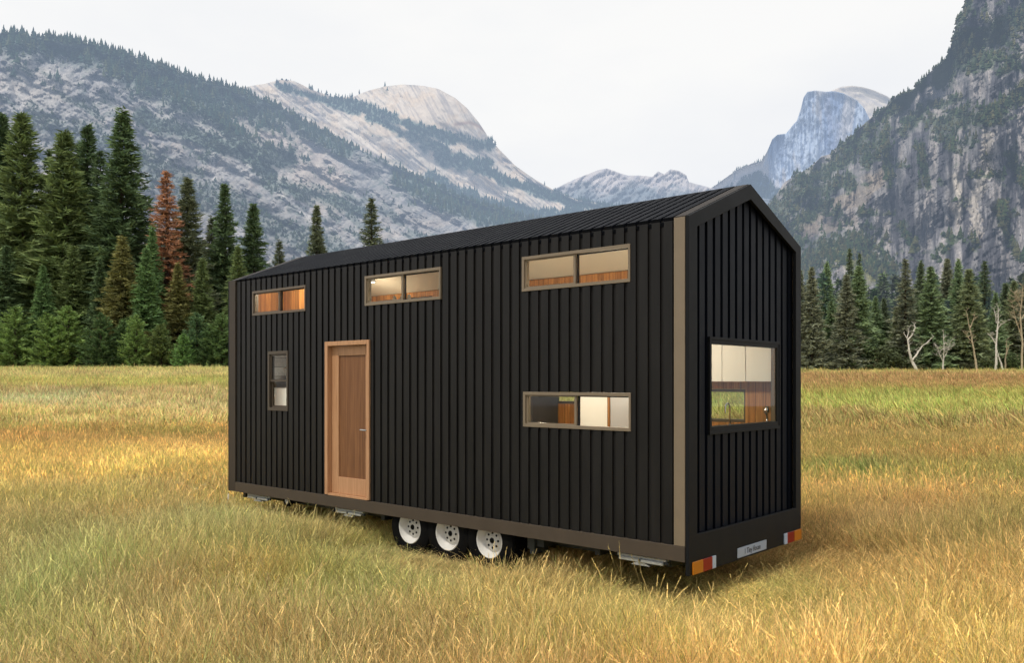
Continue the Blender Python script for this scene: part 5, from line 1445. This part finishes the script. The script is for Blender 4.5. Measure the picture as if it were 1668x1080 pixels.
# dry fallen branch left of the house
mb = MB()
D0 = 14.6
def gp(u, v, D): return ((u - CX) / F * D, D, EYE + (HOR - v) / F * D)
mb.tube([gp(283, 785, 14.8), gp(300, 790, 14.6), gp(322, 798, 14.4), gp(340, 808, 14.2), gp(350, 824, 13.9), gp(360, 842, 13.5)], [0.010, 0.014, 0.016, 0.017, 0.019, 0.020], 6)
mb.tube([gp(318, 797, 14.45), gp(330, 790, 14.5), gp(338, 789, 14.5)], [0.010, 0.007, 0.004], 5)
mb.tube([gp(372, 805, 13.4), gp(371, 820, 13.3), gp(374, 838, 13.2)], [0.012, 0.014, 0.016], 5)
o = mb.build('fallen_branch', palebark, None, smooth=True)
tag(o, 'thin grey dead branch arching out of the grass left of the house', 'branch')

# ------------------------------------------------------------------ world, sun, camera
SUN_EL, SUN_AZ = R(60), math.atan2(-0.80, -0.78)    # azimuth direction (x, y) toward the sun
sd = Vector((math.cos(SUN_EL) * math.cos(SUN_AZ), math.cos(SUN_EL) * math.sin(SUN_AZ), math.sin(SUN_EL)))
w = bpy.data.worlds.new('World'); scene.world = w; w.use_nodes = True
nt = w.node_tree; nt.nodes.clear()
out = nt.nodes.new('ShaderNodeOutputWorld')
sky = nt.nodes.new('ShaderNodeTexSky'); sky.sky_type = 'NISHITA'; sky.sun_disc = False
sky.sun_elevation = SUN_EL; sky.sun_rotation = math.atan2(sd.x, sd.y); sky.air_density = 1.0; sky.dust_density = 2.0
b1 = nt.nodes.new('ShaderNodeBackground'); b1.inputs[1].default_value = 0.10
nt.links.new(sky.outputs[0], b1.inputs[0])
tc = nt.nodes.new('ShaderNodeTexCoord')
mp = nt.nodes.new('ShaderNodeMapping'); mp.inputs['Scale'].default_value = (1.0, 1.0, 2.6); mp.inputs['Location'].default_value = (0.4, 0.1, 0.3)
nt.links.new(tc.outputs['Generated'], mp.inputs['Vector'])
nz = nt.nodes.new('ShaderNodeTexNoise'); nz.inputs['Scale'].default_value = 2.2; nz.inputs['Detail'].default_value = 6; nz.inputs['Roughness'].default_value = 0.5
nt.links.new(mp.outputs[0], nz.inputs['Vector'])
cr = nt.nodes.new('ShaderNodeValToRGB')
cr.color_ramp.elements[0].position = 0.36; cr.color_ramp.elements[0].color = (0.91, 0.925, 0.955, 1)
cr.color_ramp.elements[1].position = 0.62; cr.color_ramp.elements[1].color = (1.02, 1.015, 1.0, 1)
nt.links.new(nz.outputs['Fac'], cr.inputs[0])
b2 = nt.nodes.new('ShaderNodeBackground'); b2.inputs[1].default_value = 1.0
nt.links.new(cr.outputs[0], b2.inputs[0])
mx = nt.nodes.new('ShaderNodeMixShader'); mx.inputs[0].default_value = 0.93
nt.links.new(b1.outputs[0], mx.inputs[1]); nt.links.new(b2.outputs[0], mx.inputs[2]); nt.links.new(mx.outputs[0], out.inputs[0])

sl = bpy.data.lights.new('sun', 'SUN'); sl.energy = 2.5; sl.angle = R(4.0); sl.color = (1.0, 0.93, 0.82)
so = bpy.data.objects.new('sun', sl); COL.objects.link(so)
so.rotation_euler = sd.to_track_quat('Z', 'Y').to_euler()

cam = bpy.data.cameras.new('camera'); co = bpy.data.objects.new('camera', cam); COL.objects.link(co)
co.location = (0, 0, EYE); co.rotation_euler = (R(90), 0, 0)
cam.sensor_width = 36; cam.lens = 36 * F / 1668; cam.shift_y = (HOR - 540) / 1668
cam.clip_start = 0.1; cam.clip_end = 40000
scene.camera = co
scene.view_settings.view_transform = 'Standard'; scene.view_settings.look = 'None'; scene.view_settings.exposure = 0
try: scene.cycles.use_denoising = True
except Exception: pass
scene.cycles.max_bounces = 6; scene.cycles.diffuse_bounces = 2; scene.cycles.glossy_bounces = 2; scene.cycles.transmission_bounces = 2
scene.cycles.use_adaptive_sampling = True; scene.cycles.adaptive_threshold = 0.04
scene.cycles.caustics_reflective = False; scene.cycles.caustics_refractive = False; scene.cycles.transparent_max_bounces = 12
scene.cycles.sample_clamp_indirect = 4.0
